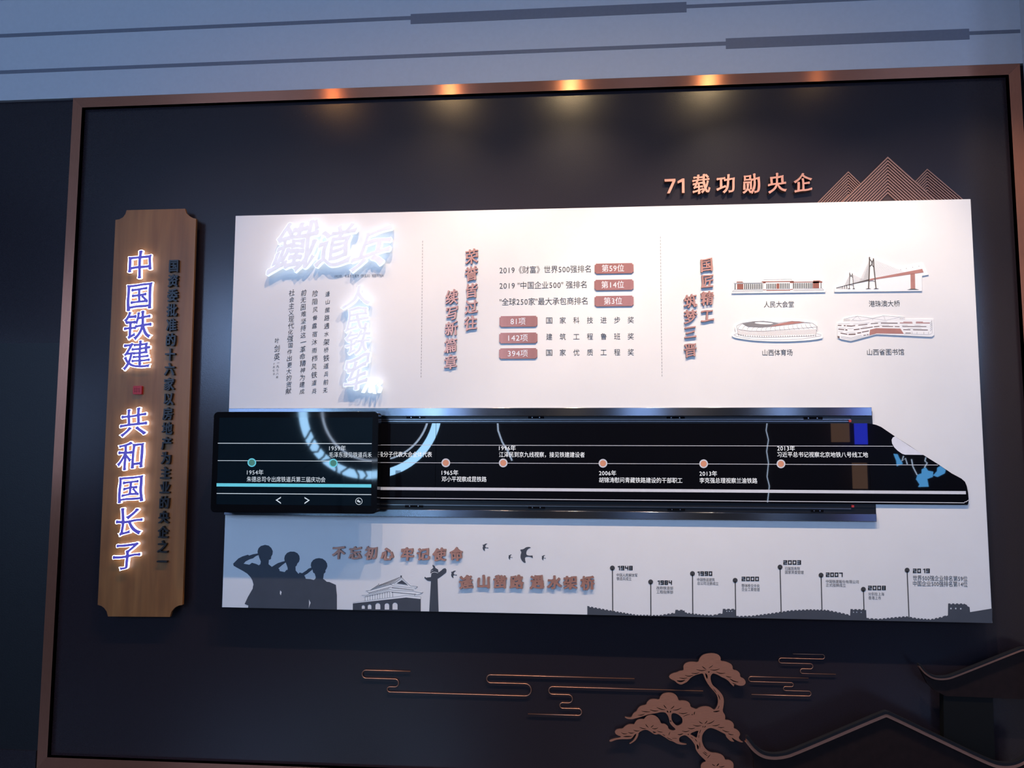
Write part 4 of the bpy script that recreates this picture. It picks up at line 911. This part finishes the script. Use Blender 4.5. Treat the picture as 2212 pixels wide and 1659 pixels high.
# ------------------------------------------------------------------ curved roof cut-outs, lower right
Zr = zf(1600, 1380, .27667)
def offs(pts, d):
    o_ = []
    for i, (x, y) in enumerate(pts):
        a = pts[max(0, i-1)]; b = pts[min(len(pts)-1, i+1)]; L = math.hypot(b[0]-a[0], b[1]-a[1]) or 1
        o_.append((x-(b[1]-a[1])/L*d, y+(b[0]-a[0])/L*d))
    return o_
def roof(topc, body, d, bw, gapw, label, wd):
    c = P(*Zr([topc[len(topc)//2]])[0], d); r = empty('roof_cutout', (c.x, 0, c.z), label, 'wall ornament')
    tc = smooth(topc, 2, False)
    lip = offs(tc, gapw)
    pslab('roof_edge', [Zr(tc+lip[::-1])], d+.012, d+.03, roofm, r)
    a = offs(tc, gapw)[2:]; b = offs(tc, gapw+bw)[2:]
    pslab('copper_strip', [Zr(a+b[::-1])], d+.010, d+.022, copper, r)
    pslab('roof_body', [Zr(offs(tc, gapw+bw*.5)+body)], d, d+.012, maroon, r)
    return r
up = roof([(1392, 198), (1412, 200), (1440, 240), (1480, 275), (1530, 296), (1600, 297), (1665, 280), (2168, 78), (2212, 66), (2280, 70), (2500, 170)], [(2500, 480), (2212, 470), (1600, 447), (1510, 400), (1458, 350)], .045, 14, 12, 'upper dark curved roof cut-out at the lower right, behind the nearer roof', 0)
pslab('post_board', [Zr([(1583, 440), (1970, 460), (1990, 1040), (1590, 1040)])], .02, .05, postm, up)
lo = roof([(46, 760), (62, 762), (90, 800), (130, 850), (185, 888), (255, 900), (330, 893), (405, 872), (1105, 573), (1140, 565), (1175, 576), (1590, 775), (1960, 950), (2040, 972), (2120, 970), (2190, 945), (2330, 850)], [(2330, 1200), (110, 1200), (100, 930)], .10, 24, 22, 'nearer dark curved roof cut-out with a copper strip at the lower right edge', 0)

# ------------------------------------------------------------------ behind the photographer (reflected in the glass and steel)
def mir(px, py, dep, ydist):
    p = P(px, py, dep); d = (p-CAM); t = (ydist-dep)/(CAM.y*-1-dep)
    return Vector((p.x+d.x*t, -ydist, p.z+d.z*t))
ringm = mat('lit_moon_gate_edge', (.8, .8, .8), .5, emit=(.36, .66, 1), es=24)
ringm2 = mat('lit_thin_edge', (.8, .8, .8), .5, emit=(.6, .75, 1), es=11)
C = mir(795, 880, TD, 5.2); E1 = mir(795, 1035, TD, 5.2); R_ = C.z-E1.z
def annulus(name, c, r0, r1, y, m_, par, a0=0, a1=360, th=.03):
    n = 96; V, F = [], []
    for i in range(n+1):
        a = math.radians(a0+(a1-a0)*i/n)
        for r in (r0, r1):
            for yy in (y, y-th): V.append((c.x+r*math.cos(a), yy, c.z+r*math.sin(a)))
    for i in range(n):
        b = i*4; F += [(b, b+2, b+6, b+4), (b+1, b+5, b+7, b+3), (b, b+4, b+5, b+1), (b+2, b+3, b+7, b+6)]
    return obj(name, V, F, m_, par)
mg = empty('moon_gate_light', (C.x, -5.2, C.z), 'round blue-white lit gate ring standing behind the viewpoint', 'light')
annulus('light_ring', C, R_-.085, R_, -5.2, ringm, mg)
annulus('thin_light_ring', Vector((C.x+.06, 0, C.z)), R_-.21, R_-.195, -5.2, ringm2, mg)
for s in (-1, 1): box('ring_foot', C.x+s*.3-.03, C.x+s*.3+.03, -5.27, -5.2, 0, C.z-math.sqrt(R_**2-.09)+.03, farm, mg)
twm = mat('black_branch', (.01, .01, .01), .6)
for a, l_ in ((205, .22), (212, .30), (219, .2), (226, .34), (233, .2), (243, .26), (252, .18), (262, .24), (268, .16)):
    t_ = math.radians(a); u_ = Vector((math.cos(t_), math.sin(t_))); b_ = Vector((C.x, C.z))+u_*(R_-.16)
    pts = [tuple(b_+u_*l_*k/4+Vector((-u_.y, u_.x))*(.04*math.sin(k*1.3+a))) for k in range(5)]
    tw = tube('twig', pts, .012, -5.16, twm, 5); tw.parent = mg; tw.location = tw.location-mg.location
# lit landscape light line
def stripe(pts, dep, y, r, m_, nm, lb):
    tag(tube(nm, [(mir(a, b, dep, -y).x, mir(a, b, dep, -y).z) for a, b in pts], r, y, m_, 4), lb, 'light')
stripe([(1658, 905), (1655, 930), (1660, 950), (1656, 975), (1660, 1000), (1657, 1030), (1662, 1050), (1658, 1085)], GD, -5.6, .005, ringm2, 'light_strand', 'jagged vertical strand of white light behind the viewpoint')
stripe([(1075, 912), (1076, 930), (1085, 955), (1100, 980), (1106, 995)], GD, -5.6, .009, ringm2, 'light_strand', 'curved strand of white light behind the viewpoint')
def panelq(name, x0, y0, x1, y1, y, m_, lb, cat='screen'):
    a = mir(x0, y0, GD, -y); b = mir(x1, y1, GD, -y)
    return tag(box(name, a.x, b.x, y-.03, y, b.z, a.z, m_), lb, cat)
bs = mat('blue_video_screen', (.02, .02, .1), .4, emit=(.03, .05, .9), es=9, scale=8)
stripe([(1952, 985), (1948, 996), (1956, 990), (1960, 1003)], GD, -5.6, .006, ringm2, 'light_strand', 'short bent strand of white light behind the viewpoint')
stripe([(1969, 992), (1972, 1008), (1981, 1026)], GD, -5.6, .006, ringm2, 'light_strand', 'lowest strand of white light behind the viewpoint')
stripe([(2000, 988), (1998, 996), (2003, 1000), (1997, 1010)], GD, -5.6, .006, ringm2, 'light_strand', 'small crooked strand of white light behind the viewpoint')
panelq('video_screen', 1845, 870, 1875, 960, -6.3, bs, 'blue glowing video screen on the far wall behind the viewpoint')
pm = mat('brown_poster_added_glow', (.16, .08, .05), .5, emit=(.10, .055, .035), es=12)  # emission added in place of room light falling on the boards
panelq('poster_board', 1795, 880, 1836, 955, -6.35, pm, 'upper brown poster board behind the viewpoint', 'poster'); panelq('poster_board', 1842, 1000, 1875, 1056, -6.35, pm, 'lower brown poster board behind the viewpoint', 'poster')
mapm = mat('glowing_blue_map_glass', (.05, .2, .4), .4, emit=(.09, .36, .75), es=15, scale=3)
mapr = empty('map_light', tuple(mir(1990, 1020, GD, 5.9)), 'blue glowing map relief on the far side behind the viewpoint', 'light')
Zm = zf(1860, 890, .1507)
for sh in ([(475, 600), (525, 605), (550, 660), (600, 740), (520, 775), (515, 700)], [(820, 900), (880, 880), (880, 825), (930, 795), (960, 840), (1035, 855), (1030, 930), (950, 960), (970, 1070), (830, 1075), (850, 1040), (800, 965)], [(1045, 910), (1100, 850), (1105, 800), (1145, 775), (1215, 830), (1200, 880), (1100, 930)]):
    q = [mir(x, y, GD, 5.9) for x, y in Zm(sh)]
    V, F, nf = slab_geo([[(v.x, v.z) for v in q]], 5.92, 5.9)
    obj('map_shape', V, F, mapm, mapr)
# window frames behind
wf = mat('dark_window_frame', (.03, .03, .03), .4)
for i, (a, b) in enumerate(WINX):
    v1, f1 = [], []
    for g in ((a-.06, a, 2.34, 3.56), (b, b+.06, 2.34, 3.56), (a, b, 2.34, 2.40), (a, b, 3.50, 3.56)):
        v, f = box_geo(g[0], g[1], ROOMY, ROOMY+.1, g[2], g[3]); k = len(v1); v1 += v; f1 += [tuple(q+k for q in t) for t in f]
    tag(obj('window_%d' % (i+1), v1, f1, wf), kind='structure')
# ceiling spotlights: small can with a glowing lens
canm = mat('black_spotlight_can', (.02, .02, .02), .4)
for i, (x, e, c, tx) in enumerate(LAMPS):
    r = empty('ceiling_spotlight', (x, LAMP_Y, CEIL), 'black ceiling spotlight aimed at the board, %s along the track' % ['first', 'second', 'third', 'fourth', 'fifth'][i], 'spotlight', 'ceiling spotlights above the board')
    box('stem', x-.008, x+.008, LAMP_Y-.11, LAMP_Y-.094, LAMP_Z+.03, CEIL, canm, r)
    d = (Vector((tx, -.05, 1.25))-Vector((x, LAMP_Y, LAMP_Z))).normalized(); o0 = Vector((x, LAMP_Y, LAMP_Z))-d*.022
    u = d.cross(Vector((1, 0, 0))).normalized(); v = d.cross(u)
    ring = lambda cen, rr: [tuple(cen+u*rr*math.cos(2*math.pi*k/20)+v*rr*math.sin(2*math.pi*k/20)) for k in range(20)]
    V = ring(o0, .042)+ring(o0-d*.15, .042); F = [(k, (k+1) % 20, 20+(k+1) % 20, 20+k) for k in range(20)]+[tuple(range(39, 19, -1))]
    obj('can', V, F, canm, r)
    lm = mat('lamp_lens', (.8, .8, .8), .5, emit=[(1, .50, .18), (1, .66, .32), (1, .72, .38), (1, .72, .38), (1, .6, .25)][i], es=[170, 290, 420, 380, 60][i])
    obj('lens', ring(o0-d*.042, .038), [tuple(range(20))], lm, r)
print('objects', len(bpy.data.objects))
